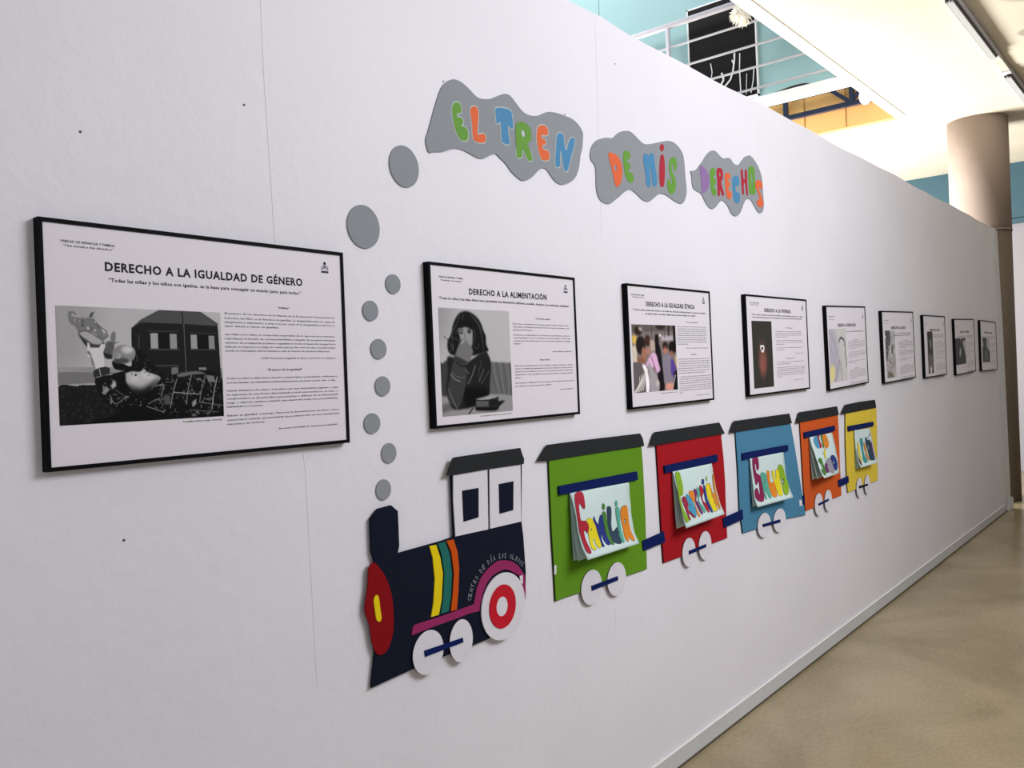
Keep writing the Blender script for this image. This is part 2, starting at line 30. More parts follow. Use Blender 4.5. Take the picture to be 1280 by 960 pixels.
LOCO={'body':[[1.5361,1.1989],[1.6193,1.1993],[1.7888,1.2027],[1.8491,1.2063],[2.1711,1.2011],[2.1775,1.1523],[2.1825,1.0324],[2.1745,.9459],[2.1023,.8921],[1.9837,.8621],[1.9149,.8621],[1.7881,.8631],[1.6564,.8624],[1.6083,.8612],[1.5035,.8566],[1.5214,.9449],[1.5109,1.0496],[1.5131,1.136]],'chim':[[1.5261,1.3106],[1.5536,1.3338],[1.602,1.3366],[1.626,1.3173],[1.6257,1.2187],[1.6174,1.1979],[1.5342,1.1942],[1.5246,1.221]],'disc':[[1.5256,1.1928],[1.5351,1.1877],[1.5456,1.1763],[1.558,1.1599],[1.57,1.1397],[1.5795,1.1172],[1.5865,1.0927],[1.5902,1.0663],[1.5911,1.0394],[1.5902,1.0127],[1.5866,.9882],[1.5795,.9678],[1.5705,.952],[1.5607,.9423],[1.5506,.9373],[1.5407,.9362],[1.5317,.9385],[1.5249,.9431],[1.5191,.9517],[1.5133,.9671],[1.5084,.9858],[1.5062,1.0057],[1.5034,1.0267],[1.4954,1.0484],[1.4891,1.0696],[1.4917,1.089],[1.4971,1.1071],[1.5012,1.1231],[1.5048,1.1393],[1.506,1.1597],[1.5085,1.178],[1.516,1.1888]],'lamp':[[1.5311,1.1027],[1.5351,1.1016],[1.5382,1.0954],[1.5402,1.0805],[1.5416,1.0632],[1.5437,1.0485],[1.5446,1.0367],[1.5422,1.0303],[1.5381,1.0281],[1.5325,1.0295],[1.5272,1.0353],[1.5245,1.0471],[1.5228,1.062],[1.5206,1.079],[1.5202,1.0938],[1.5251,1.1007]],'stripes':[[[1.7412,1.1979],[1.7687,1.1968],[1.7829,1.1572],[1.7912,1.1082],[1.7808,1.0314],[1.7671,.9914],[1.7352,.9921],[1.7474,1.0313],[1.7571,1.0995],[1.7522,1.1631]],[[1.7765,1.1978],[1.8059,1.1997],[1.8238,1.1574],[1.8294,1.1003],[1.8205,1.0303],[1.8077,.9918],[1.775,.9918],[1.7874,1.0299],[1.7978,1.1068],[1.7901,1.1637]],[[1.8128,1.2008],[1.8426,1.1996],[1.8576,1.1591],[1.8615,1.1099],[1.8535,1.0389],[1.8433,.9881],[1.8179,.9894],[1.8289,1.0364],[1.8386,1.0984],[1.8311,1.164]]],'fender':[[1.6563,.9593],[1.6605,.9792],[1.6694,.9862],[1.7863,.9841],[1.92,.9859],[1.9259,1.0028],[1.9375,1.0337],[1.9544,1.056],[1.9791,1.0743],[2.0119,1.0887],[2.0407,1.0963],[2.0734,1.0926],[2.1064,1.0835],[2.1393,1.0635],[2.1594,1.0402],[2.1715,1.024],[2.1744,.9764],[2.1707,.9482],[2.1652,.9646],[2.1584,.9937],[2.1454,1.0266],[2.1207,1.0427],[2.0961,1.0558],[2.0715,1.0635],[2.0385,1.0622],[2.0096,1.0549],[1.9847,1.0391],[1.9633,1.0124],[1.9498,.9843],[1.9443,.9597],[1.8988,.9633],[1.8314,.9617],[1.7398,.9622]],'tag':[[2.1439,1.0259],[2.1605,1.0271],[2.1595,.9993],[2.1487,1.0011]],'big':[2.0557,.9493,.1073,.106],'ring':[2.0485,.9505,.0648,.0689],'hub':[2.0446,.9515,.0284,.0317],'w1':[1.715,.8958,.0622,.063],'w2':[1.854,.8922,.0508,.0638],'rod':[[1.6974,.9052],[1.8582,.9002],[1.8597,.8867],[1.6994,.8875]],'arc':[[1.9121,.9956],[1.9201,1.0195],[1.9308,1.0377],[1.9527,1.0589],[1.9774,1.0793],[2.0074,1.0935],[2.0409,1.0997],[2.0819,1.0945],[2.1232,1.0803],[2.1644,1.0489]],'croof':[[1.8203,1.3946],[1.8501,1.4438],[1.8629,1.4453],[2.0069,1.4453],[2.1713,1.4449],[2.1834,1.416],[2.189,1.4077],[2.186,1.3906],[2.0036,1.3934],[1.8494,1.3929]],'cab':[[1.8483,1.3964],[2.1849,1.3925],[2.17,1.1992],[1.848,1.2047]],'p1':[[1.8527,1.3952],[2.0081,1.3942],[2.0002,1.2043],[1.8511,1.2075],[1.8487,1.3155]],'p2':[[2.0182,1.3946],[2.1739,1.3929],[2.1647,1.2029],[2.0086,1.2047]],'win1':[[1.8873,1.3405],[1.9616,1.3399],[1.9558,1.2492],[1.8875,1.2462]],'win2':[[2.0588,1.3394],[2.1322,1.3398],[2.1247,1.2467],[2.056,1.2449]]}
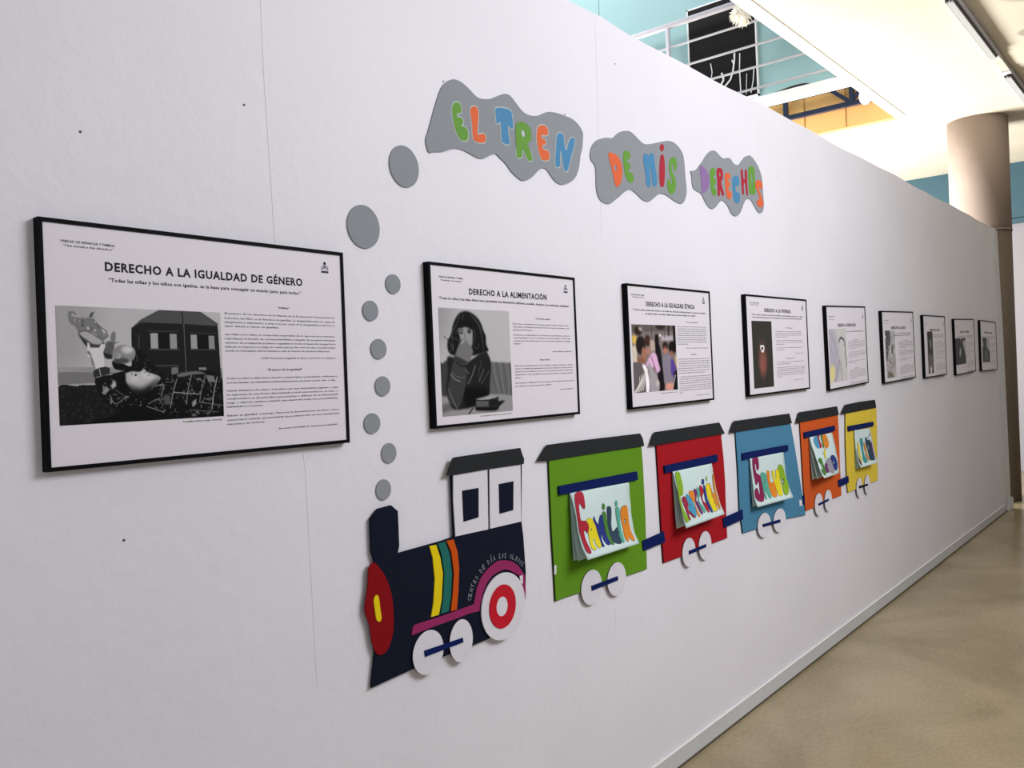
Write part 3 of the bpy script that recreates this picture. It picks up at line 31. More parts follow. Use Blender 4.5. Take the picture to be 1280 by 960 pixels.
WAGONS=[{'col':'green','roof':[[2.2715,1.3906],[2.3288,1.4405],[2.4963,1.4393],[2.943,1.4319],[2.9621,1.4103],[2.9713,1.3793],[2.6873,1.383],[2.3318,1.3858]],'body':[[2.3401,1.3875],[2.9557,1.3774],[2.9611,1.2996],[2.9641,1.0937],[2.9615,1.0135],[2.9591,.8857],[2.8012,.8895],[2.6474,.8945],[2.499,.8945],[2.412,.8979],[2.347,.897],[2.3455,.9981],[2.3409,1.1378]],'bar':[[2.3817,1.2915],[2.9007,1.2846],[2.9041,1.2513],[2.3825,1.261]],'w1':[2.5603,.8989,.0669,.0632],'w2':[2.729,.8934,.065,.0632],'rod':[[2.5552,.9048],[2.7325,.9038],[2.7341,.8882],[2.5584,.8869]],'tag':[[2.3446,1.0213],[2.3573,1.0198],[2.354,.9892],[2.3435,.9886]],'sheet':{'x':[2.4421,2.8374],'l':[[-.016,1.2602],[-.0243,1.2397],[-.0312,1.2188],[-.0361,1.1973],[-.0396,1.1754],[-.0425,1.1534],[-.0452,1.1314],[-.0489,1.1097],[-.0548,1.0886],[-.0632,1.0683],[-.0728,1.0484],[-.0828,1.0285]],'r':[[-.016,1.2491],[-.0169,1.2272],[-.0178,1.2052],[-.0188,1.1833],[-.0197,1.1614],[-.0209,1.1395],[-.0225,1.1176],[-.0249,1.0959],[-.0281,1.0743],[-.0335,1.0533],[-.0417,1.0334],[-.0518,1.014]],'back':[[-.0394,1.0201],[-.0174,1.0178]]},'let':[['F','red',[[.059,.053],[.079,.025],[.103,.011],[.132,.006],[.161,.01],[.182,.019],[.194,.041],[.193,.086],[.187,.139],[.18,.198],[.173,.247],[.161,.266],[.148,.267],[.136,.258],[.124,.238],[.112,.205],[.1,.179],[.087,.186],[.076,.216],[.068,.272],[.066,.335],[.064,.389],[.072,.43],[.104,.439],[.14,.444],[.165,.471],[.181,.507],[.184,.549],[.176,.587],[.159,.612],[.14,.623],[.131,.608],[.123,.589],[.107,.577],[.093,.582],[.09,.629],[.089,.69],[.096,.749],[.103,.805],[.109,.854],[.111,.892],[.103,.914],[.088,.922],[.065,.917],[.042,.899],[.032,.871],[.028,.828],[.028,.762],[.027,.689],[.023,.627],[.018,.565],[.018,.5],[.018,.432],[.018,.366],[.019,.3],[.022,.232],[.029,.166],[.042,.104]],[]],['A','yellow',[[.155,.447],[.169,.431],[.191,.421],[.219,.421],[.246,.432],[.263,.454],[.277,.486],[.292,.526],[.303,.574],[.308,.627],[.31,.687],[.316,.763],[.315,.831],[.307,.862],[.294,.876],[.271,.884],[.25,.879],[.24,.857],[.234,.824],[.23,.781],[.225,.744],[.212,.734],[.2,.745],[.197,.784],[.198,.829],[.207,.857],[.213,.876],[.198,.89],[.176,.893],[.153,.882],[.136,.856],[.138,.812],[.146,.759],[.152,.702],[.157,.651],[.158,.627],[.161,.611],[.173,.588],[.184,.562],[.185,.527],[.18,.493],[.165,.467]],[[.225,.591],[.22,.603],[.213,.609],[.207,.608],[.203,.599],[.203,.586],[.208,.574],[.215,.568],[.221,.57],[.225,.578]]],['M','navy',[[.298,.408],[.304,.43],[.313,.466],[.328,.504],[.343,.534],[.352,.542],[.36,.531],[.374,.487],[.391,.44],[.41,.416],[.429,.409],[.441,.421],[.447,.452],[.447,.51],[.444,.577],[.447,.635],[.452,.691],[.46,.745],[.468,.796],[.476,.844],[.474,.879],[.448,.884],[.418,.869],[.398,.835],[.384,.79],[.381,.728],[.376,.688],[.365,.723],[.353,.782],[.358,.836],[.361,.879],[.34,.89],[.319,.875],[.318,.825],[.319,.76],[.32,.696],[.316,.632],[.303,.57],[.289,.516],[.282,.476],[.28,.446],[.288,.419]],[]],['I','green2',[[.449,.382],[.469,.369],[.492,.379],[.506,.392],[.516,.423],[.516,.487],[.515,.564],[.516,.636],[.517,.706],[.52,.77],[.527,.825],[.539,.865],[.545,.889],[.525,.897],[.498,.885],[.48,.848],[.468,.796],[.464,.734],[.459,.664],[.454,.594],[.45,.522],[.446,.443]],[]],['dot','green2',[[.51,.302],[.505,.32],[.497,.334],[.487,.342],[.477,.344],[.467,.338],[.46,.327],[.457,.311],[.458,.293],[.463,.276],[.471,.262],[.481,.253],[.491,.251],[.5,.257],[.507,.268],[.51,.284]],[]],['L','slate',[[.542,.323],[.562,.307],[.586,.312],[.606,.32],[.619,.344],[.617,.394],[.609,.456],[.596,.517],[.584,.578],[.58,.643],[.582,.692],[.594,.706],[.615,.7],[.647,.675],[.679,.656],[.7,.673],[.712,.707],[.707,.754],[.696,.807],[.692,.864],[.681,.909],[.651,.916],[.614,.904],[.577,.888],[.546,.86],[.529,.81],[.52,.75],[.518,.689],[.521,.621],[.526,.538],[.532,.454],[.534,.379]],[]],['I','mint',[[.7,.359],[.721,.347],[.744,.356],[.76,.366],[.769,.401],[.764,.487],[.756,.586],[.752,.659],[.751,.73],[.753,.825],[.744,.902],[.72,.919],[.7,.899],[.691,.847],[.689,.775],[.695,.69],[.699,.603],[.696,.534],[.694,.472],[.694,.408]],[]],['dot','mint',[[.748,.296],[.744,.311],[.737,.324],[.727,.332],[.717,.333],[.708,.328],[.701,.318],[.697,.303],[.697,.287],[.701,.271],[.709,.258],[.718,.251],[.728,.249],[.737,.254],[.744,.264],[.748,.279]],[]],['A','orange2',[[.791,.405],[.813,.373],[.842,.356],[.875,.349],[.905,.356],[.921,.378],[.929,.416],[.93,.476],[.927,.548],[.924,.631],[.923,.71],[.927,.768],[.936,.818],[.944,.872],[.948,.915],[.935,.933],[.916,.935],[.895,.925],[.876,.905],[.865,.869],[.856,.845],[.841,.878],[.823,.915],[.801,.915],[.784,.897],[.777,.861],[.778,.811],[.785,.75],[.791,.681],[.785,.607],[.779,.533],[.781,.463]],[[.866,.602],[.858,.622],[.845,.632],[.832,.629],[.824,.614],[.823,.593],[.831,.573],[.844,.562],[.857,.565],[.865,.58]]]]},{'col':'red','roof':[[3.0122,1.375],[3.0565,1.4281],[3.6478,1.4276],[3.7001,1.3716],[3.0621,1.3729]],'body':[[3.0743,1.3734],[3.6682,1.3702],[3.6844,1.2605],[3.6911,1.1426],[3.688,1.0602],[3.6894,.884],[3.5272,.8856],[3.3591,.8845],[3.2456,.8815],[3.1517,.8826],[3.0956,.8823],[3.0885,1.0054],[3.0822,1.179]],'bar':[[3.1201,1.2834],[3.6053,1.2832],[3.6067,1.2512],[3.1225,1.2529]],'w1':[3.3058,.8881,.0589,.0623],'w2':[3.4575,.8904,.0603,.0632],'rod':[[3.3008,.8949],[3.461,.8962],[3.4623,.8829],[3.3017,.8795]],'sheet':{'x':[3.1838,3.5453],'l':[[-.016,1.252],[-.0218,1.2308],[-.0273,1.2096],[-.0319,1.1881],[-.0357,1.1665],[-.0392,1.1448],[-.0431,1.1232],[-.0477,1.1017],[-.0527,1.0803],[-.0579,1.0589],[-.0632,1.0376],[-.0685,1.0163]],'r':[[-.016,1.2487],[-.019,1.2276],[-.0221,1.2064],[-.0251,1.1853],[-.0283,1.1641],[-.0318,1.1431],[-.036,1.1222],[-.0408,1.1014],[-.0465,1.0808],[-.0533,1.0607],[-.0612,1.0409],[-.0695,1.0212]],'back':[[-.0226,1.0107]]},'let':[['P','lime',[[.05,.035],[.078,.021],[.109,.021],[.135,.03],[.153,.051],[.153,.091],[.149,.139],[.153,.184],[.155,.235],[.147,.309],[.134,.378],[.118,.417],[.099,.438],[.074,.437],[.053,.435],[.041,.455],[.037,.492],[.037,.554],[.042,.625],[.055,.689],[.073,.751],[.097,.815],[.113,.868],[.102,.898],[.079,.91],[.05,.907],[.023,.885],[.013,.839],[.008,.776],[.002,.698],[-.001,.615],[-.002,.539],[0,.458],[.006,.36],[.016,.263],[.021,.184],[.028,.119],[.036,.069]],[[.094,.204],[.088,.214],[.081,.22],[.075,.218],[.071,.211],[.073,.2],[.078,.19],[.085,.185],[.092,.186],[.095,.193]]],['R','wine',[[.088,.476],[.113,.466],[.139,.466],[.157,.487],[.171,.519],[.184,.554],[.19,.59],[.185,.624],[.174,.654],[.158,.677],[.151,.702],[.175,.74],[.212,.784],[.257,.841],[.286,.884],[.262,.88],[.222,.854],[.192,.814],[.166,.78],[.149,.776],[.141,.794],[.152,.846],[.16,.893],[.143,.895],[.122,.87],[.111,.813],[.103,.745],[.095,.687],[.086,.634],[.075,.589],[.067,.551],[.064,.52],[.067,.498],[.075,.484]],[[.127,.579],[.121,.589],[.113,.594],[.105,.593],[.101,.585],[.102,.574],[.108,.564],[.116,.559],[.124,.561],[.128,.569]]],['O','sky',[[.18,.454],[.202,.442],[.229,.45],[.25,.475],[.269,.512],[.291,.556],[.308,.602],[.319,.645],[.326,.688],[.335,.73],[.336,.772],[.321,.828],[.298,.866],[.272,.853],[.246,.819],[.224,.788],[.204,.755],[.182,.724],[.17,.693],[.184,.665],[.201,.633],[.193,.592],[.181,.548],[.176,.496]],[[.246,.643],[.239,.653],[.231,.659],[.223,.657],[.219,.649],[.221,.637],[.227,.627],[.235,.621],[.243,.623],[.247,.631]]],['T','orange2',[[.276,.405],[.305,.399],[.339,.404],[.368,.415],[.39,.434],[.4,.464],[.401,.498],[.393,.529],[.381,.563],[.37,.599],[.364,.641],[.363,.694],[.37,.753],[.391,.819],[.404,.872],[.383,.887],[.357,.877],[.345,.848],[.34,.801],[.343,.733],[.345,.665],[.341,.624],[.331,.593],[.308,.561],[.284,.529],[.271,.492],[.266,.457],[.266,.427]],[]],['E','plum',[[.401,.395],[.421,.385],[.442,.389],[.456,.41],[.464,.441],[.457,.48],[.444,.52],[.423,.552],[.408,.582],[.422,.614],[.442,.644],[.444,.664],[.445,.687],[.457,.729],[.469,.776],[.481,.823],[.483,.857],[.464,.863],[.439,.846],[.419,.802],[.402,.746],[.389,.696],[.382,.645],[.384,.59],[.389,.537],[.388,.492],[.388,.454],[.392,.42]],[]],['C','mint',[[.485,.376],[.508,.377],[.529,.399],[.539,.432],[.54,.47],[.532,.506],[.519,.536],[.505,.547],[.492,.558],[.482,.589],[.479,.625],[.489,.656],[.506,.686],[.526,.71],[.546,.737],[.562,.785],[.567,.828],[.546,.846],[.519,.844],[.502,.82],[.487,.78],[.472,.73],[.459,.676],[.455,.627],[.455,.578],[.461,.524],[.469,.47],[.475,.415]],[]],['C','red',[[.56,.362],[.584,.354],[.61,.365],[.628,.387],[.64,.42],[.641,.462],[.631,.502],[.608,.526],[.586,.549],[.577,.591],[.577,.632],[.59,.659],[.609,.681],[.628,.694],[.646,.718],[.656,.789],[.654,.856],[.635,.873],[.612,.86],[.594,.815],[.577,.759],[.563,.715],[.553,.669],[.547,.612],[.543,.555],[.539,.504],[.54,.456],[.546,.403]],[]],['I','navy',[[.664,.375],[.683,.358],[.7,.374],[.702,.422],[.698,.487],[.693,.557],[.692,.628],[.704,.697],[.719,.763],[.73,.832],[.733,.883],[.715,.895],[.693,.88],[.677,.845],[.664,.794],[.65,.729],[.638,.659],[.637,.598],[.642,.533],[.652,.446]],[]],['dot','navy',[[.706,.305],[.698,.324],[.687,.339],[.673,.348],[.659,.35],[.648,.343],[.64,.331],[.637,.313],[.64,.293],[.648,.274],[.659,.259],[.673,.25],[.687,.248],[.698,.254],[.706,.267],[.709,.285]],[]],['O','yellow',[[.733,.366],[.765,.351],[.798,.357],[.82,.364],[.833,.385],[.83,.427],[.825,.484],[.83,.557],[.837,.63],[.847,.685],[.857,.736],[.863,.801],[.861,.856],[.845,.882],[.821,.891],[.788,.891],[.757,.875],[.745,.828],[.737,.767],[.725,.71],[.715,.647],[.712,.577],[.713,.505],[.719,.427]],[]],['accent','lime',[[.802,.265],[.796,.281],[.789,.295],[.78,.303],[.773,.305],[.767,.3],[.763,.29],[.763,.275],[.766,.259],[.772,.242],[.78,.229],[.788,.22],[.796,.218],[.802,.223],[.805,.233],[.805,.248]],[]],['N','ochre',[[.82,.354],[.835,.349],[.853,.388],[.863,.463],[.871,.536],[.894,.565],[.916,.56],[.922,.509],[.926,.431],[.939,.325],[.954,.233],[.975,.207],[.992,.225],[.993,.285],[.987,.369],[.979,.463],[.971,.557],[.975,.632],[.978,.705],[.971,.794],[.955,.864],[.935,.884],[.916,.87],[.908,.81],[.898,.761],[.887,.793],[.877,.845],[.876,.874],[.874,.889],[.86,.89],[.844,.867],[.833,.799],[.824,.715],[.822,.638],[.822,.555],[.82,.442]],[]]]},{'col':'blue','roof':[[3.7531,1.3716],[3.8041,1.4235],[4.4881,1.4184],[4.5193,1.3638],[3.8068,1.3691]],'body':[[3.8243,1.37],[4.5097,1.3595],[4.5525,1.2395],[4.6018,1.0749],[4.632,.968],[4.6713,.8422],[4.3945,.8636],[4.1895,.87],[4.0233,.8719],[3.9316,.8749],[3.8627,.8761],[3.8351,1.0055],[3.8353,1.1763]],'bar':[[3.8736,1.2626],[4.439,1.2536],[4.4405,1.2212],[3.873,1.2311]],'w1':[4.1028,.877,.0802,.0614],'w2':[4.2979,.871,.0812,.0614],'rod':[[4.0771,.8857],[4.3002,.8758],[4.3024,.8606],[4.0826,.8706]],'tag':[[4.5869,.936],[4.6211,.9344],[4.6277,.899],[4.5887,.9038]],'sheet':{'x':[3.9524,4.3736],'l':[[-.016,1.2305],[-.0179,1.2085],[-.0198,1.1865],[-.0218,1.1645],[-.0238,1.1425],[-.0258,1.1205],[-.0274,1.0984],[-.0285,1.0764],[-.0298,1.0544],[-.0331,1.0329],[-.0391,1.0119],[-.0471,.9914]],'r':[[-.016,1.2208],[-.0183,1.1988],[-.0203,1.1767],[-.0217,1.1546],[-.0228,1.1326],[-.0244,1.1105],[-.0274,1.0887],[-.0317,1.067],[-.0374,1.0457],[-.0446,1.0249],[-.0527,1.0043],[-.061,.9837]],'back':[[-.0207,.9913]]},'let':[['S','maroon',[[.073,.003],[.109,0],[.15,0],[.19,0],[.221,.016],[.23,.063],[.228,.12],[.226,.178],[.217,.228],[.199,.256],[.179,.266],[.16,.26],[.146,.238],[.146,.194],[.148,.15],[.135,.127],[.122,.126],[.114,.161],[.112,.213],[.117,.272],[.131,.325],[.164,.344],[.201,.363],[.225,.407],[.241,.465],[.243,.537],[.243,.617],[.255,.704],[.257,.786],[.237,.855],[.206,.903],[.166,.915],[.125,.907],[.086,.891],[.054,.864],[.033,.826],[.019,.78],[.021,.724],[.027,.673],[.043,.642],[.065,.626],[.088,.621],[.11,.634],[.123,.675],[.133,.72],[.14,.754],[.148,.765],[.16,.724],[.165,.658],[.166,.565],[.159,.493],[.139,.505],[.114,.539],[.093,.552],[.075,.546],[.068,.507],[.063,.449],[.055,.384],[.049,.312],[.047,.231],[.049,.149],[.056,.067]],[]],['A','mint',[[.253,.337],[.289,.333],[.33,.342],[.364,.357],[.391,.386],[.398,.44],[.399,.506],[.404,.577],[.409,.647],[.418,.707],[.425,.763],[.433,.828],[.429,.879],[.403,.895],[.375,.889],[.361,.868],[.353,.834],[.346,.788],[.337,.746],[.32,.72],[.306,.726],[.311,.803],[.305,.882],[.281,.898],[.259,.883],[.257,.844],[.26,.787],[.261,.72],[.257,.647],[.252,.576],[.247,.508],[.238,.447],[.233,.396],[.238,.359]],[[.337,.523],[.33,.542],[.318,.553],[.307,.551],[.299,.537],[.299,.517],[.306,.498],[.318,.487],[.33,.489],[.337,.503]]],['L','orange2',[[.418,.342],[.437,.319],[.461,.318],[.484,.327],[.501,.355],[.5,.413],[.493,.48],[.492,.545],[.5,.593],[.533,.589],[.573,.578],[.601,.595],[.62,.629],[.621,.682],[.615,.742],[.609,.804],[.596,.855],[.575,.885],[.548,.897],[.505,.892],[.467,.87],[.452,.824],[.443,.767],[.435,.713],[.428,.651],[.42,.567],[.414,.481],[.412,.402]],[]],['U','yellow',[[.57,.352],[.592,.335],[.618,.342],[.637,.367],[.649,.406],[.649,.467],[.647,.519],[.659,.536],[.673,.524],[.677,.473],[.679,.411],[.687,.363],[.702,.33],[.732,.322],[.763,.336],[.781,.374],[.79,.429],[.786,.496],[.778,.57],[.782,.643],[.783,.716],[.774,.794],[.757,.859],[.735,.89],[.707,.901],[.666,.9],[.631,.88],[.623,.835],[.622,.773],[.619,.702],[.611,.627],[.592,.552],[.574,.479],[.567,.407]],[]],['D','lime',[[.78,.263],[.81,.248],[.848,.251],[.884,.266],[.915,.297],[.937,.35],[.952,.411],[.957,.463],[.962,.514],[.984,.567],[1.002,.623],[1,.689],[.984,.754],[.96,.814],[.928,.864],[.891,.899],[.854,.916],[.818,.911],[.791,.888],[.786,.855],[.793,.807],[.805,.739],[.811,.663],[.804,.59],[.792,.515],[.781,.431],[.771,.354],[.769,.299]],[[.893,.619],[.875,.654],[.853,.674],[.836,.671],[.831,.647],[.837,.609],[.853,.574],[.874,.554],[.892,.557],[.899,.581]]]]},{'col':'orange','roof':[[4.5767,1.36],[4.6263,1.4166],[4.9178,1.4167],[5.2386,1.4168],[5.2646,1.3637],[4.6251,1.3596]],'body':[[4.6435,1.3606],[5.2588,1.3608],[5.2611,1.2263],[5.2602,1.0635],[5.2642,.8714],[5.0979,.8719],[4.952,.866],[4.8026,.8652],[4.6746,.8622],[4.6629,.9858],[4.6531,1.1724]],'bar':[[4.6803,1.3008],[5.17,1.3041],[5.1758,1.2736],[4.6839,1.2693]],'w1':[4.8699,.8719,.0651,.0642],'w2':[5.0239,.8739,.0616,.0627],'rod':[[4.8563,.8789],[5.0226,.8847],[5.0246,.8726],[4.8624,.8665]],'sheet':{'x':[4.7545,5.1196],'l':[[-.016,1.268],[-.0203,1.2464],[-.0256,1.2251],[-.032,1.2041],[-.0388,1.1832],[-.0455,1.1622],[-.0519,1.1412],[-.0579,1.12],[-.0638,1.0988],[-.0705,1.078],[-.0793,1.0583],[-.0905,1.0397]],'r':[[-.016,1.2659],[-.0209,1.2442],[-.0255,1.2225],[-.0298,1.2007],[-.0335,1.1788],[-.0369,1.1568],[-.0402,1.1348],[-.0433,1.1128],[-.0461,1.0907],[-.0481,1.0686],[-.0492,1.0464],[-.0497,1.0242]],'back':[[-.0492,1.0323],[-.0207,1.0273]]},'let':[['O','sky',[[.183,.021],[.25,0],[.312,0],[.316,.034],[.306,.1],[.312,.168],[.311,.23],[.29,.274],[.258,.297],[.216,.29],[.176,.262],[.149,.213],[.133,.159],[.133,.117],[.143,.08],[.155,.048]],[[.25,.142],[.241,.154],[.229,.161],[.219,.159],[.215,.151],[.218,.138],[.227,.126],[.239,.119],[.249,.12],[.254,.129]]],['C','red',[[.334,0],[.382,0],[.421,0],[.406,.02],[.382,.061],[.38,.118],[.385,.175],[.399,.212],[.408,.243],[.392,.273],[.364,.294],[.324,.3],[.295,.285],[.31,.231],[.33,.168],[.322,.125],[.313,.085],[.317,.033]],[]],['I','green2',[[.469,0],[.509,0],[.543,0],[.526,.051],[.499,.123],[.496,.21],[.49,.286],[.458,.317],[.429,.314],[.433,.265],[.447,.198],[.453,.14],[.458,.086],[.459,.035]],[]],['O','orange2',[[.571,.002],[.636,0],[.699,.016],[.729,.079],[.74,.152],[.74,.204],[.723,.249],[.686,.295],[.637,.328],[.581,.336],[.533,.32],[.51,.269],[.502,.205],[.503,.147],[.514,.093],[.535,.039]],[[.633,.148],[.621,.165],[.605,.175],[.593,.174],[.589,.161],[.594,.143],[.606,.125],[.622,.115],[.634,.117],[.638,.129]]],['Y','yellow',[[.328,.412],[.351,.426],[.392,.436],[.427,.388],[.461,.339],[.501,.341],[.525,.363],[.497,.391],[.459,.428],[.458,.478],[.455,.525],[.408,.56],[.365,.57],[.376,.525],[.39,.468],[.356,.432]],[]],['J','green2',[[.088,.526],[.155,.522],[.219,.543],[.228,.6],[.225,.672],[.246,.74],[.262,.806],[.248,.868],[.214,.916],[.159,.937],[.107,.936],[.078,.914],[.058,.877],[.047,.821],[.041,.775],[.07,.769],[.103,.784],[.11,.82],[.109,.842],[.136,.802],[.149,.742],[.128,.687],[.098,.639],[.075,.614],[.061,.594],[.064,.556]],[]],['U','plum',[[.327,.669],[.363,.669],[.397,.695],[.419,.759],[.426,.828],[.41,.871],[.378,.896],[.322,.901],[.269,.89],[.239,.863],[.23,.826],[.243,.784],[.268,.742],[.295,.699]],[]],['G','grey',[[.382,.628],[.466,.593],[.563,.571],[.616,.587],[.652,.631],[.68,.71],[.699,.799],[.709,.875],[.694,.93],[.627,.945],[.546,.936],[.475,.912],[.429,.878],[.452,.845],[.478,.802],[.445,.739],[.405,.68],[.378,.65]],[]],['O','navy',[[.656,.551],[.717,.529],[.786,.526],[.845,.549],[.893,.596],[.923,.677],[.935,.764],[.915,.836],[.876,.887],[.835,.905],[.79,.901],[.739,.882],[.695,.848],[.669,.8],[.651,.744],[.63,.684],[.619,.627],[.628,.583]],[[.793,.706],[.775,.73],[.748,.743],[.722,.74],[.709,.722],[.713,.695],[.732,.671],[.758,.658],[.783,.661],[.797,.68]]]]},{'col':'yellow','roof':[[5.3037,1.3664],[5.3899,1.4184],[5.6602,1.4231],[5.9835,1.4208],[6.0061,1.3663],[5.3726,1.3633]],'body':[[5.3961,1.3637],[6.0195,1.3657],[6.0172,1.2469],[5.9892,.8758],[5.8316,.8763],[5.6983,.8768],[5.5466,.8743],[5.4564,.8731],[5.3849,.8733],[5.3765,.9216],[5.3772,1.1754]],'bar':[[5.4121,1.2826],[5.9202,1.2773],[5.9165,1.2483],[5.4162,1.2525]],'w1':[5.5921,.8766,.0592,.0622],'w2':[5.7529,.8764,.0584,.0625],'rod':[[5.5777,.8885],[5.7542,.8823],[5.7589,.871],[5.5816,.8731]],'sheet':{'x':[5.5268,5.8383],'l':[[-.016,1.2485],[-.0162,1.2266],[-.0164,1.2046],[-.0169,1.1827],[-.0178,1.1608],[-.0194,1.1389],[-.0213,1.117],[-.0236,1.0952],[-.0264,1.0735],[-.0311,1.0524],[-.0387,1.0321],[-.0482,1.0124]],'r':[[-.016,1.2404],[-.0192,1.2196],[-.0225,1.1987],[-.0257,1.1779],[-.0289,1.1571],[-.0321,1.1362],[-.0353,1.1154],[-.0386,1.0946],[-.0423,1.0738],[-.0467,1.0532],[-.0519,1.0328],[-.0574,1.0125]],'back':[[-.0229,1.0053],[-.0012,1.0026]]},'let':[['V','brown',[[.045,.454],[.043,.545],[.044,.67],[.076,.742],[.109,.804],[.122,.88],[.115,.937],[.081,.945],[.051,.919],[.037,.859],[.028,.777],[.024,.683],[.022,.59],[.032,.497]],[]],['I','yellow',[[.145,.309],[.18,.375],[.203,.471],[.19,.561],[.176,.655],[.2,.765],[.205,.851],[.175,.867],[.147,.842],[.127,.787],[.109,.709],[.097,.616],[.091,.521],[.091,.436],[.1,.367],[.118,.318]],[]],['V','teal',[[.274,.258],[.333,.23],[.4,.238],[.425,.267],[.429,.32],[.414,.399],[.394,.491],[.384,.586],[.392,.682],[.453,.788],[.483,.874],[.41,.91],[.323,.909],[.28,.873],[.266,.81],[.285,.721],[.301,.623],[.296,.545],[.287,.464],[.274,.353]],[]],['I','ochre',[[.492,.342],[.526,.41],[.555,.509],[.558,.589],[.561,.671],[.588,.774],[.595,.857],[.562,.88],[.524,.863],[.498,.805],[.474,.725],[.46,.643],[.453,.562],[.445,.493],[.446,.433],[.464,.369]],[]],['D','slate',[[.592,.238],[.631,.234],[.673,.262],[.695,.299],[.72,.331],[.777,.318],[.833,.309],[.855,.344],[.864,.411],[.868,.519],[.874,.645],[.898,.783],[.896,.891],[.845,.908],[.775,.891],[.692,.885],[.626,.861],[.621,.795],[.627,.712],[.62,.629],[.608,.548],[.586,.481],[.57,.414],[.574,.317]],[[.704,.526],[.678,.581],[.652,.613],[.636,.611],[.636,.576],[.652,.52],[.677,.465],[.702,.432],[.719,.434],[.719,.47]]],['dot','navy',[[.782,.255],[.777,.263],[.769,.27],[.758,.274],[.747,.275],[.737,.272],[.73,.266],[.726,.259],[.727,.25],[.732,.242],[.741,.235],[.751,.231],[.763,.23],[.773,.233],[.78,.238],[.783,.246]],[]],['dot','navy',[[.901,.19],[.895,.2],[.886,.208],[.874,.213],[.863,.214],[.853,.211],[.846,.205],[.843,.196],[.845,.186],[.851,.176],[.86,.168],[.872,.164],[.883,.162],[.893,.165],[.901,.171],[.903,.18]],[]],['A','plum',[[.923,.351],[.928,.413],[.926,.518],[.927,.619],[.926,.718],[.923,.806],[.911,.868],[.885,.885],[.864,.861],[.862,.78],[.86,.676],[.855,.583],[.859,.494],[.89,.401]],[]]]}]
COUP=[[[2.9269,1.0038],[3.0993,1.0129],[3.104,.9685],[2.9314,.9638]],[[3.6447,.9832],[3.8566,.9926],[3.8597,.9457],[3.6509,.9376]],[[4.6274,.9551],[4.6568,.9539],[4.6569,.9058],[4.636,.908]],[[5.204,.9699],[5.3902,.9753],[5.394,.9341],[5.2126,.9281]]]
POSTERS=[[1.0818,1.7796,.7578,.5029,.0092],[2.1491,1.7822,.7402,.4917,.0021],[3.2264,1.7815,.714,.496,-.0049],[4.3699,1.7888,.8122,.5044,-.0096],[5.4548,1.7812,.7359,.5054,-.029],[6.573,1.7843,.7946,.5048,-.0242],[7.6013,1.7843,.7,.4997,-.0113],[8.6872,1.7841,.8,.4999,-.0229],[9.7398,1.7875,.7706,.5017,.0046]]
PHOTOS=[[.0278,.1733,.3916,.4132],[.0363,.1337,.3637,.4587],[.028,.1606,.3816,.4334],[.0651,.1296,.311,.4681],[.0314,.1401,.336,.4616],[.066,.1381,.2944,.4715],[.1126,.1311,.2765,.4686],[.0175,.1741,.4113,.4099],[.0734,.171,.424,.4152]]
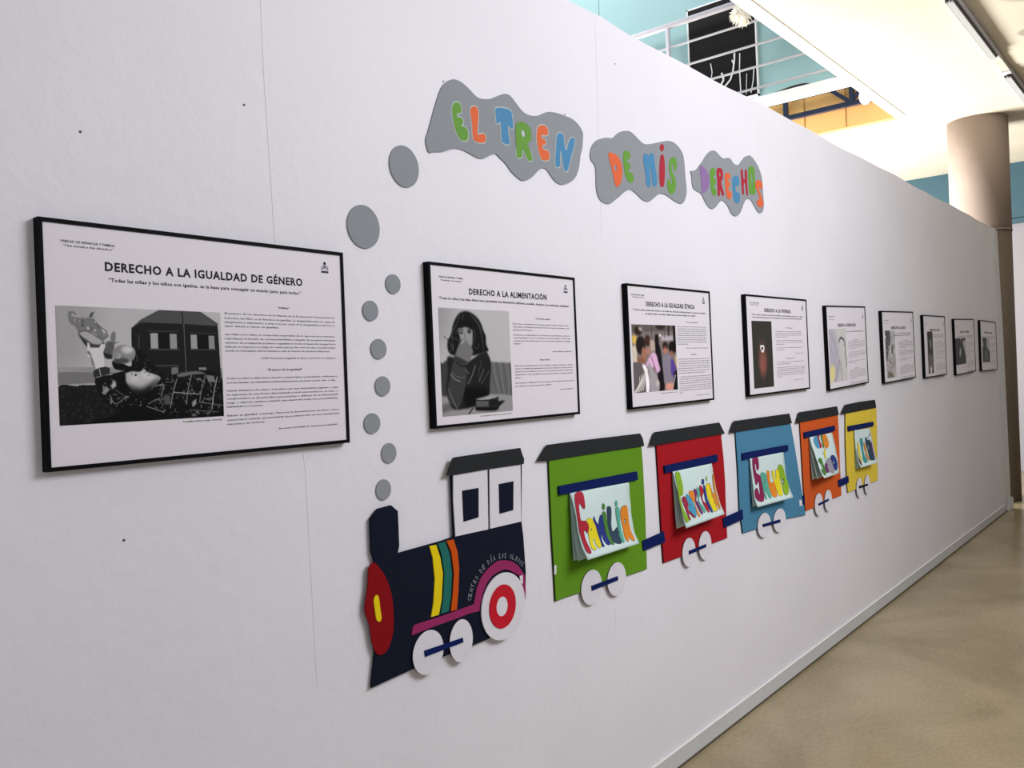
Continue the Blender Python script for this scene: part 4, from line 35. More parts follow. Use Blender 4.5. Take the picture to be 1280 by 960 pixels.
PAINT=[[['p',[[-8,-9],[1155,-18],[1146,535],[-18,512]],.62,0],['p',[[-42,-43],[240,-25],[146,515],[-54,573]],.55,130],['p',[[-7,563],[229,561],[1037,578],[1034,727],[-10,684]],.42,2],['p',[[-9,662],[227,650],[227,670],[-10,690]],.6,3],['p',[[-6,687],[102,674],[206,667],[1034,704],[1081,1155],[-13,1039]],.13,2],['s',[[-6,687],[102,674],[206,667],[312,672],[308,876],[263,1003],[-12,1002]],.2,700],['p',[[419,175],[476,97],[595,0],[860,0],[978,106],[996,1058],[403,1002]],.13,1],['p',[[419,175],[476,97],[595,0],[736,-1],[860,0],[978,106],[978,132],[744,121],[477,122]],.29,1],['l',[[738,1],[744,119]],14,.07],['l',[[748,119],[753,580]],12,.33],['p',[[516,188],[714,186],[714,201],[516,205]],.2,0],['p',[[783,199],[965,200],[965,212],[783,212]],.2,0],['p',[[533,211],[701,207],[699,353],[533,354]],.02,0],['p',[[788,216],[954,220],[953,352],[791,353]],.02,0],['p',[[533,215],[579,214],[579,350],[589,354],[533,354]],.55,0],['p',[[653,216],[698,215],[699,353],[653,353]],.5,0],['p',[[790,220],[831,221],[833,352],[791,353]],.53,0],['p',[[911,226],[951,226],[952,352],[911,352]],.48,0],['p',[[521,354],[713,355],[713,366],[521,367]],.27,0],['p',[[788,354],[965,356],[965,366],[788,365]],.24,0],['p',[[459,231],[469,231],[464,361],[454,354]],.22,1],['p',[[556,501],[711,503],[711,518],[556,515]],.25,0],['p',[[658,525],[700,526],[701,593],[657,592]],.4,0],['p',[[837,527],[887,528],[888,554],[838,550]],.45,0],['p',[[73,118],[89,89],[126,100],[163,91],[204,99],[236,156],[278,206],[286,251],[259,284],[209,259],[177,228],[140,216],[119,223],[100,167],[76,152]],.42,1],['s',[[97,110],[126,103],[163,95],[204,106],[236,162],[274,213],[281,251],[251,271],[177,222],[119,217]],.75,140],['s',[[97,110],[126,103],[163,95],[204,106],[236,162],[274,213],[281,251],[251,271],[177,222],[119,217]],.25,110],['p',[[68,48],[90,43],[111,62],[108,80],[92,60],[80,83],[89,95],[84,152],[69,130],[65,87]],.42,1],['p',[[179,91],[188,55],[211,38],[201,70],[196,90]],.3,1],['p',[[117,223],[160,204],[201,235],[255,287],[246,342],[199,362],[162,337],[132,280]],.3,3],['p',[[123,228],[160,212],[201,243],[251,294],[237,323],[200,324],[167,286],[139,261]],.58,6],['p',[[123,236],[151,286],[174,337],[191,356],[166,349],[142,299]],.2,4],['p',[[175,317],[233,323],[251,297],[233,349],[191,356]],.25,5],['p',[[298,290],[296,251],[310,208],[325,218],[326,257],[321,296],[343,289],[332,306],[310,322]],.42,2],['p',[[250,349],[267,310],[289,290],[315,316],[309,388],[299,443],[265,440],[251,407]],.33,3],['p',[[249,388],[300,414],[299,445],[265,441]],.16,6],['p',[[303,466],[359,486],[412,507],[450,388],[493,522],[492,562],[341,545],[306,518]],.07,2],['e',[372,401],69,79,.47,5],['e',[392,365],36,33,.68,16],['e',[351,463],48,27,.28,12],['e',[336,419],14,25,.6,3],['e',[333,415],7,13,.42,4],['p',[[165,305],[175,311],[180,349],[229,349],[242,317],[267,323],[251,388],[255,517],[208,532],[189,439],[167,426],[161,400]],.7,1],['p',[[161,388],[174,381],[189,445],[200,516],[188,490],[179,426]],.35,4],['p',[[193,546],[225,521],[264,512],[285,525],[285,571],[202,620],[191,584]],.2,1],['l',[[225,527],[234,605]],8,.6],['l',[[207,604],[292,581]],8,.55],['p',[[202,617],[284,584],[313,614],[355,695],[443,766],[486,930],[395,949],[308,889],[245,807],[209,695]],.1,2],['s',[[219,650],[305,614],[355,702],[439,766],[464,888],[352,893],[266,834]],.5,110],['p',[[234,741],[260,678],[281,711],[250,755]],.5,5],['p',[[291,666],[313,634],[321,680],[290,711]],.6,4],['l',[[280,757],[309,837],[371,782]],8,.45],['l',[[311,713],[371,782]],6,.4],['p',[[449,369],[488,390],[536,486],[595,575],[594,620],[444,615],[416,556]],.08,2],['s',[[449,376],[488,398],[536,493],[585,575],[460,593],[426,556]],.4,50],['p',[[297,581],[358,557],[411,545],[408,711],[356,682],[322,628]],.03,2],['p',[[362,583],[387,565],[416,555],[460,560],[485,534],[499,557],[509,569],[549,584],[587,619],[553,677],[511,733],[457,756],[413,732],[380,669],[357,625]],.62,4],['p',[[357,654],[414,685],[472,699],[548,640],[587,619],[552,691],[511,741],[456,763],[403,739]],.26,26],['p',[[366,690],[413,721],[472,728],[532,690],[511,748],[456,774],[393,749]],.12,16],['p',[[460,575],[500,565],[534,591],[549,618],[508,631],[474,615]],.68,16],['p',[[401,591],[450,589],[459,636],[410,642]],.68,18],['p',[[344,561],[373,579],[376,655],[403,735],[355,747],[319,652]],.03,10],['e',[435,589],7,9,.1,2],['l',[[409,562],[416,591]],6,.35],['l',[[509,598],[522,581]],6,.15],['e',[491,568],4,5,.3,2],['p',[[584,641],[604,627],[657,599],[709,578],[822,566],[984,609],[1005,1019],[192,996],[333,917],[384,763],[456,759],[532,727]],.07,3],['s',[[594,641],[709,585],[822,573],[989,617],[1000,1002],[629,971],[529,888]],.45,260],['s',[[594,641],[709,585],[822,573],[989,617],[1000,1002],[629,971],[529,888]],.02,260],['p',[[709,578],[823,562],[883,587],[795,595],[709,615]],.38,5],['p',[[883,598],[938,608],[949,670],[898,668]],.42,5],['p',[[597,775],[643,770],[647,867],[605,864]],.3,8],['p',[[785,847],[813,818],[812,871],[784,900]],.5,4],['l',[[690,630],[664,749],[641,897]],9,.5],['l',[[787,595],[757,754],[747,867]],9,.5],['l',[[880,598],[847,751],[834,857]],9,.45],['l',[[961,624],[936,755],[916,925]],14,.5],['l',[[664,752],[835,779]],8,.6],['l',[[614,657],[687,660]],7,.4],['l',[[834,854],[996,896]],7,.45],['l',[[767,923],[961,954]],7,.4],['l',[[504,851],[565,810],[596,873]],8,.45],['l',[[494,871],[599,931]],9,.45],['l',[[586,782],[603,686],[552,691]],9,.5],['s',[[384,734],[456,759],[520,800],[479,856],[410,880],[335,817]],.55,60]],[['p',[[-32,-29],[1180,-80],[1110,1086],[-98,1014]],.62,0],['p',[[-32,-29],[222,-40],[104,298],[-61,431]],.52,70],['p',[[-67,519],[27,511],[107,510],[146,916],[-91,904]],.24,2],['p',[[646,502],[1048,522],[1025,897],[623,880]],.36,2],['l',[[680,516],[723,694],[803,876]],7,.31],['l',[[729,516],[768,695],[830,877]],7,.42],['l',[[777,517],[814,697],[858,878]],7,.31],['l',[[826,517],[859,698],[885,879]],7,.42],['l',[[876,518],[906,699],[913,880]],7,.31],['l',[[926,519],[952,700],[941,882]],7,.42],['l',[[976,519],[999,701],[969,883]],7,.31],['p',[[-87,838],[104,812],[1028,849],[1014,1080],[-98,1014]],.5,3],['p',[[-91,904],[166,860],[396,905],[-1,964]],.36,6],['l',[[411,940],[343,1000]],8,.1],['l',[[59,263],[112,298]],4,.25],['p',[[265,54],[349,25],[424,32],[499,64],[564,120],[603,200],[634,258],[638,340],[667,392],[616,410],[424,444],[144,432],[103,320],[156,242],[194,140]],.1,2],['l',[[280,70],[226,162],[171,253],[178,410]],3.5,.3],['l',[[331,57],[293,138],[221,229]],3.5,.3],['l',[[431,54],[528,144],[574,247],[600,387]],3.5,.3],['l',[[481,76],[561,178],[586,328]],3.5,.3],['l',[[120,309],[164,365],[129,410]],3.5,.3],['l',[[442,157],[487,248],[448,341],[514,375],[534,329]],3.5,.3],['l',[[154,264],[266,308]],3.5,.3],['l',[[133,354],[182,342],[171,387]],3.5,.3],['p',[[260,178],[357,165],[440,186],[448,272],[430,352],[378,375],[312,353],[275,285]],.5,3],['p',[[260,127],[378,102],[475,168],[440,194],[357,170],[265,189]],.08,4],['e',[294,226],23,10,.06,2],['e',[404,217],26,11,.06,2],['e',[297,221],5,3,.8,1],['l',[[269,204],[322,201]],4,.12],['l',[[382,195],[433,196]],4,.12],['l',[[342,227],[330,287]],4,.35],['p',[[94,454],[207,466],[353,501],[599,404],[667,445],[694,528],[670,693],[628,857],[394,928],[161,937],[93,857],[64,744],[94,588]],.15,3],['p',[[288,751],[630,762],[624,856],[327,925]],.05,14],['p',[[256,336],[291,296],[350,287],[373,318],[445,387],[423,456],[369,513],[277,529],[202,488],[201,432]],.4,3],['p',[[192,443],[337,490],[369,513],[277,529],[189,488]],.22,5],['l',[[289,330],[332,296]],6,.6],['p',[[189,483],[268,529],[334,535],[348,638],[303,775],[210,930],[86,845],[90,733],[134,589]],.24,3],['l',[[205,498],[276,540],[337,541]],5,.05],['l',[[130,611],[178,657],[251,682]],7,.42],['l',[[142,589],[212,635],[311,649]],5,.35],['l',[[92,745],[150,859],[194,929]],6,.38],['l',[[470,537],[412,640],[357,707]],6,.4],['l',[[332,569],[380,616]],6,.35],['l',[[589,573],[512,689]],6,.35],['l',[[658,598],[545,713]],5,.3],['l',[[559,491],[498,642]],5,.28],['p',[[345,900],[569,901],[784,893],[879,891],[799,935],[742,978],[461,964],[446,924]],.08,2],['p',[[453,861],[786,849],[773,946],[456,933]],.33,2],['p',[[641,869],[786,857],[773,946],[637,940]],.14,5],['p',[[485,851],[572,840],[661,828],[732,843],[777,857],[641,869],[466,867]],.55,3],['s',[[502,851],[661,831],[750,850],[536,867]],.8,20],['l',[[453,868],[623,875],[786,853]],5,.06]],[['p',[[-65,-43],[1132,-57],[1096,1140],[-159,1061]],[.44,.41,.4],0],['p',[[0,2],[1010,-6],[1004,93],[-10,118]],[.35,.33,.31],6],['e',[644,21],114,54,[.2,.18,.17],6],['p',[[816,-5],[855,-5],[841,192],[803,191]],[.2,.19,.19],3],['p',[[653,167],[999,167],[994,242],[647,240]],[.6,.58,.6],6],['p',[[932,-6],[1020,-6],[995,367],[936,366]],[.15,.13,.13],3],['l',[[443,-1],[424,238]],8,[.25,.24,.24]],['l',[[737,45],[726,191]],8,[.3,.28,.28]],['p',[[3,165],[108,165],[87,306],[3,270]],[.72,.6,.32],4],['p',[[-1,317],[96,307],[91,580],[-6,589]],[.7,.66,.6],4],['e',[140,95],88,70,[.2,.17,.15],3],['p',[[136,36],[223,47],[236,106],[166,95]],[.6,.55,.52],4],['e',[334,237],63,84,[.25,.18,.15],4],['e',[339,394],55,54,[.6,.42,.38],4],['p',[[389,226],[517,239],[505,396],[394,395]],[.62,.56,.52],5],['e',[544,239],47,103,[.13,.11,.12],3],['p',[[503,299],[604,312],[669,734],[669,999],[556,980],[536,729]],[.12,.1,.12],4],['e',[625,160],19,22,[.8,.78,.78],2],['e',[736,326],65,74,[.2,.15,.13],3],['e',[736,382],54,52,[.62,.43,.36],3],['l',[[687,350],[792,352]],6,[.3,.22,.2]],['e',[909,341],98,94,[.12,.1,.1],3],['e',[883,440],39,50,[.5,.36,.3],3],['p',[[958,480],[1003,468],[989,670],[957,644]],[.7,.6,.45],3],['p',[[657,498],[804,451],[878,503],[892,743],[871,907],[696,899],[669,734]],[.46,.44,.48],3],['p',[[857,528],[915,542],[976,657],[930,757],[879,781],[844,716]],[.32,.26,.5],3],['p',[[923,719],[1005,684],[1000,1004],[884,998]],[.13,.12,.14],3],['l',[[949,771],[866,984]],8,[.7,.68,.7]],['p',[[289,574],[429,419],[520,446],[551,532],[596,682],[500,715],[469,628],[393,650],[322,623]],[.74,.6,.7],3],['l',[[406,480],[501,691]],10,[.5,.35,.45]],['p',[[327,551],[463,702],[531,803],[556,980],[330,992],[351,722]],[.55,.54,.55],4],['e',[525,878],47,50,[.65,.62,.6],4],['e',[184,308],104,136,[.16,.14,.14],3],['e',[245,440],54,108,[.55,.4,.33],4],['p',[[98,496],[206,487],[275,525],[216,584],[128,569]],[.48,.34,.28],3],['p',[[-6,589],[111,557],[198,583],[316,696],[337,1017],[-6,1003]],[.36,.34,.34],2],['p',[[197,595],[285,622],[341,844],[319,1016],[264,1013],[258,743]],[.85,.83,.85],3],['p',[[716,887],[882,882],[884,998],[709,988]],[.72,.52,.46],4],['l',[[-5,997],[121,871],[129,774]],7,[.78,.76,.74]],['l',[[35,990],[156,836],[167,751]],7,[.78,.76,.74]],['l',[[74,982],[191,801],[204,728]],7,[.78,.76,.74]],['l',[[114,975],[227,766],[242,706]],7,[.78,.76,.74]],['l',[[155,967],[262,731],[281,683]],7,[.78,.76,.74]],['l',[[195,960],[298,696],[319,660]],7,[.78,.76,.74]]],[['p',[[0,0],[1000,0],[1000,1000],[0,1000]],[.22,.22,.2],0],['e',[480,560],240,330,[.25,.225,.205],30],['e',[472,572],214,294,[.285,.238,.217],30],['e',[496,584],188,258,[.32,.251,.229],30],['e',[456,596],162,222,[.355,.264,.241],30],['e',[512,608],136,186,[.39,.277,.253],30],['e',[440,620],110,150,[.425,.29,.265],30],['e',[528,632],84,114,[.46,.303,.277],30],['e',[424,644],58,78,[.495,.316,.289],30],['l',[[440,430],[420,650],[400,800]],14,[.5,.36,.3]],['l',[[520,460],[560,620],[590,760]],14,[.5,.33,.28]],['l',[[480,500],[480,900]],10,[.42,.3,.27]],['p',[[385,375],[560,372],[565,430],[490,475],[400,430]],[.9,.88,.88],6],['p',[[425,392],[525,390],[525,422],[485,445],[430,425]],[.25,.2,.2],4]],[['p',[[0,0],[1000,0],[1000,1000],[0,1000]],[.66,.66,.65],0],['p',[[0,0],[300,0],[600,700],[300,1000],[0,1000]],[.6,.59,.63],60],['l',[[60,60],[300,250],[420,520]],26,[.5,.5,.55]],['l',[[300,40],[420,300],[560,420]],20,[.55,.55,.6]],['l',[[40,300],[200,500],[330,700]],18,[.52,.52,.56]],['p',[[0,720],[160,680],[280,760],[180,960],[0,1000]],[.74,.7,.5],30],['l',[[560,600],[400,800],[260,980]],30,[.48,.44,.45]],['l',[[600,640],[640,800],[640,980]],30,[.46,.43,.45]],['l',[[560,260],[640,190],[760,190],[880,240],[900,330]],40,[.25,.25,.27]],['l',[[900,300],[940,400],[900,500],[960,600],[950,700]],34,[.3,.3,.32]],['l',[[950,690],[900,740]],20,[.3,.3,.32]]],[['p',[[0,0],[1000,0],[1000,1000],[0,1000]],[.6,.6,.6],0],['p',[[0,0],[450,0],[500,250],[300,400],[180,600],[0,600]],[.3,.3,.31],20],['p',[[600,300],[800,350],[700,520],[560,480]],[.35,.35,.36],20],['p',[[100,600],[900,560],[1000,820],[200,900]],[.55,.54,.54],30],['p',[[150,860],[600,900],[820,1000],[100,1000]],[.36,.35,.31],20],['s',[[0,100],[1000,100],[1000,1000],[0,1000]],.8,60],['s',[[0,100],[1000,100],[1000,1000],[0,1000]],.3,60]],[['p',[[0,0],[1000,0],[1000,1000],[0,1000]],[.22,.22,.22],0],['p',[[400,200],[700,200],[700,420],[450,420]],[.5,.5,.5],40],['p',[[200,520],[800,560],[900,900],[100,900]],[.38,.37,.36],40],['p',[[300,850],[700,850],[620,1000],[350,1000]],[.7,.7,.7],20]],[['p',[[0,0],[1000,0],[1000,1000],[0,1000]],[.62,.62,.62],0],['p',[[0,0],[420,0],[520,120],[560,40],[1000,0],[1000,130],[720,150],[980,700],[1000,1000],[0,1000]],[.23,.23,.24],5],['p',[[420,430],[520,400],[500,560],[440,640],[480,700],[380,680],[400,560]],[.75,.75,.75],12]],[['p',[[0,0],[1000,0],[1000,1000],[0,1000]],[.6,.61,.63],0],['p',[[20,0],[560,0],[560,330],[700,440],[1000,620],[1000,1000],[0,1000],[0,420],[180,330]],[.24,.25,.26],6],['p',[[300,500],[600,520],[800,900],[300,920]],[.36,.37,.38],40]]]
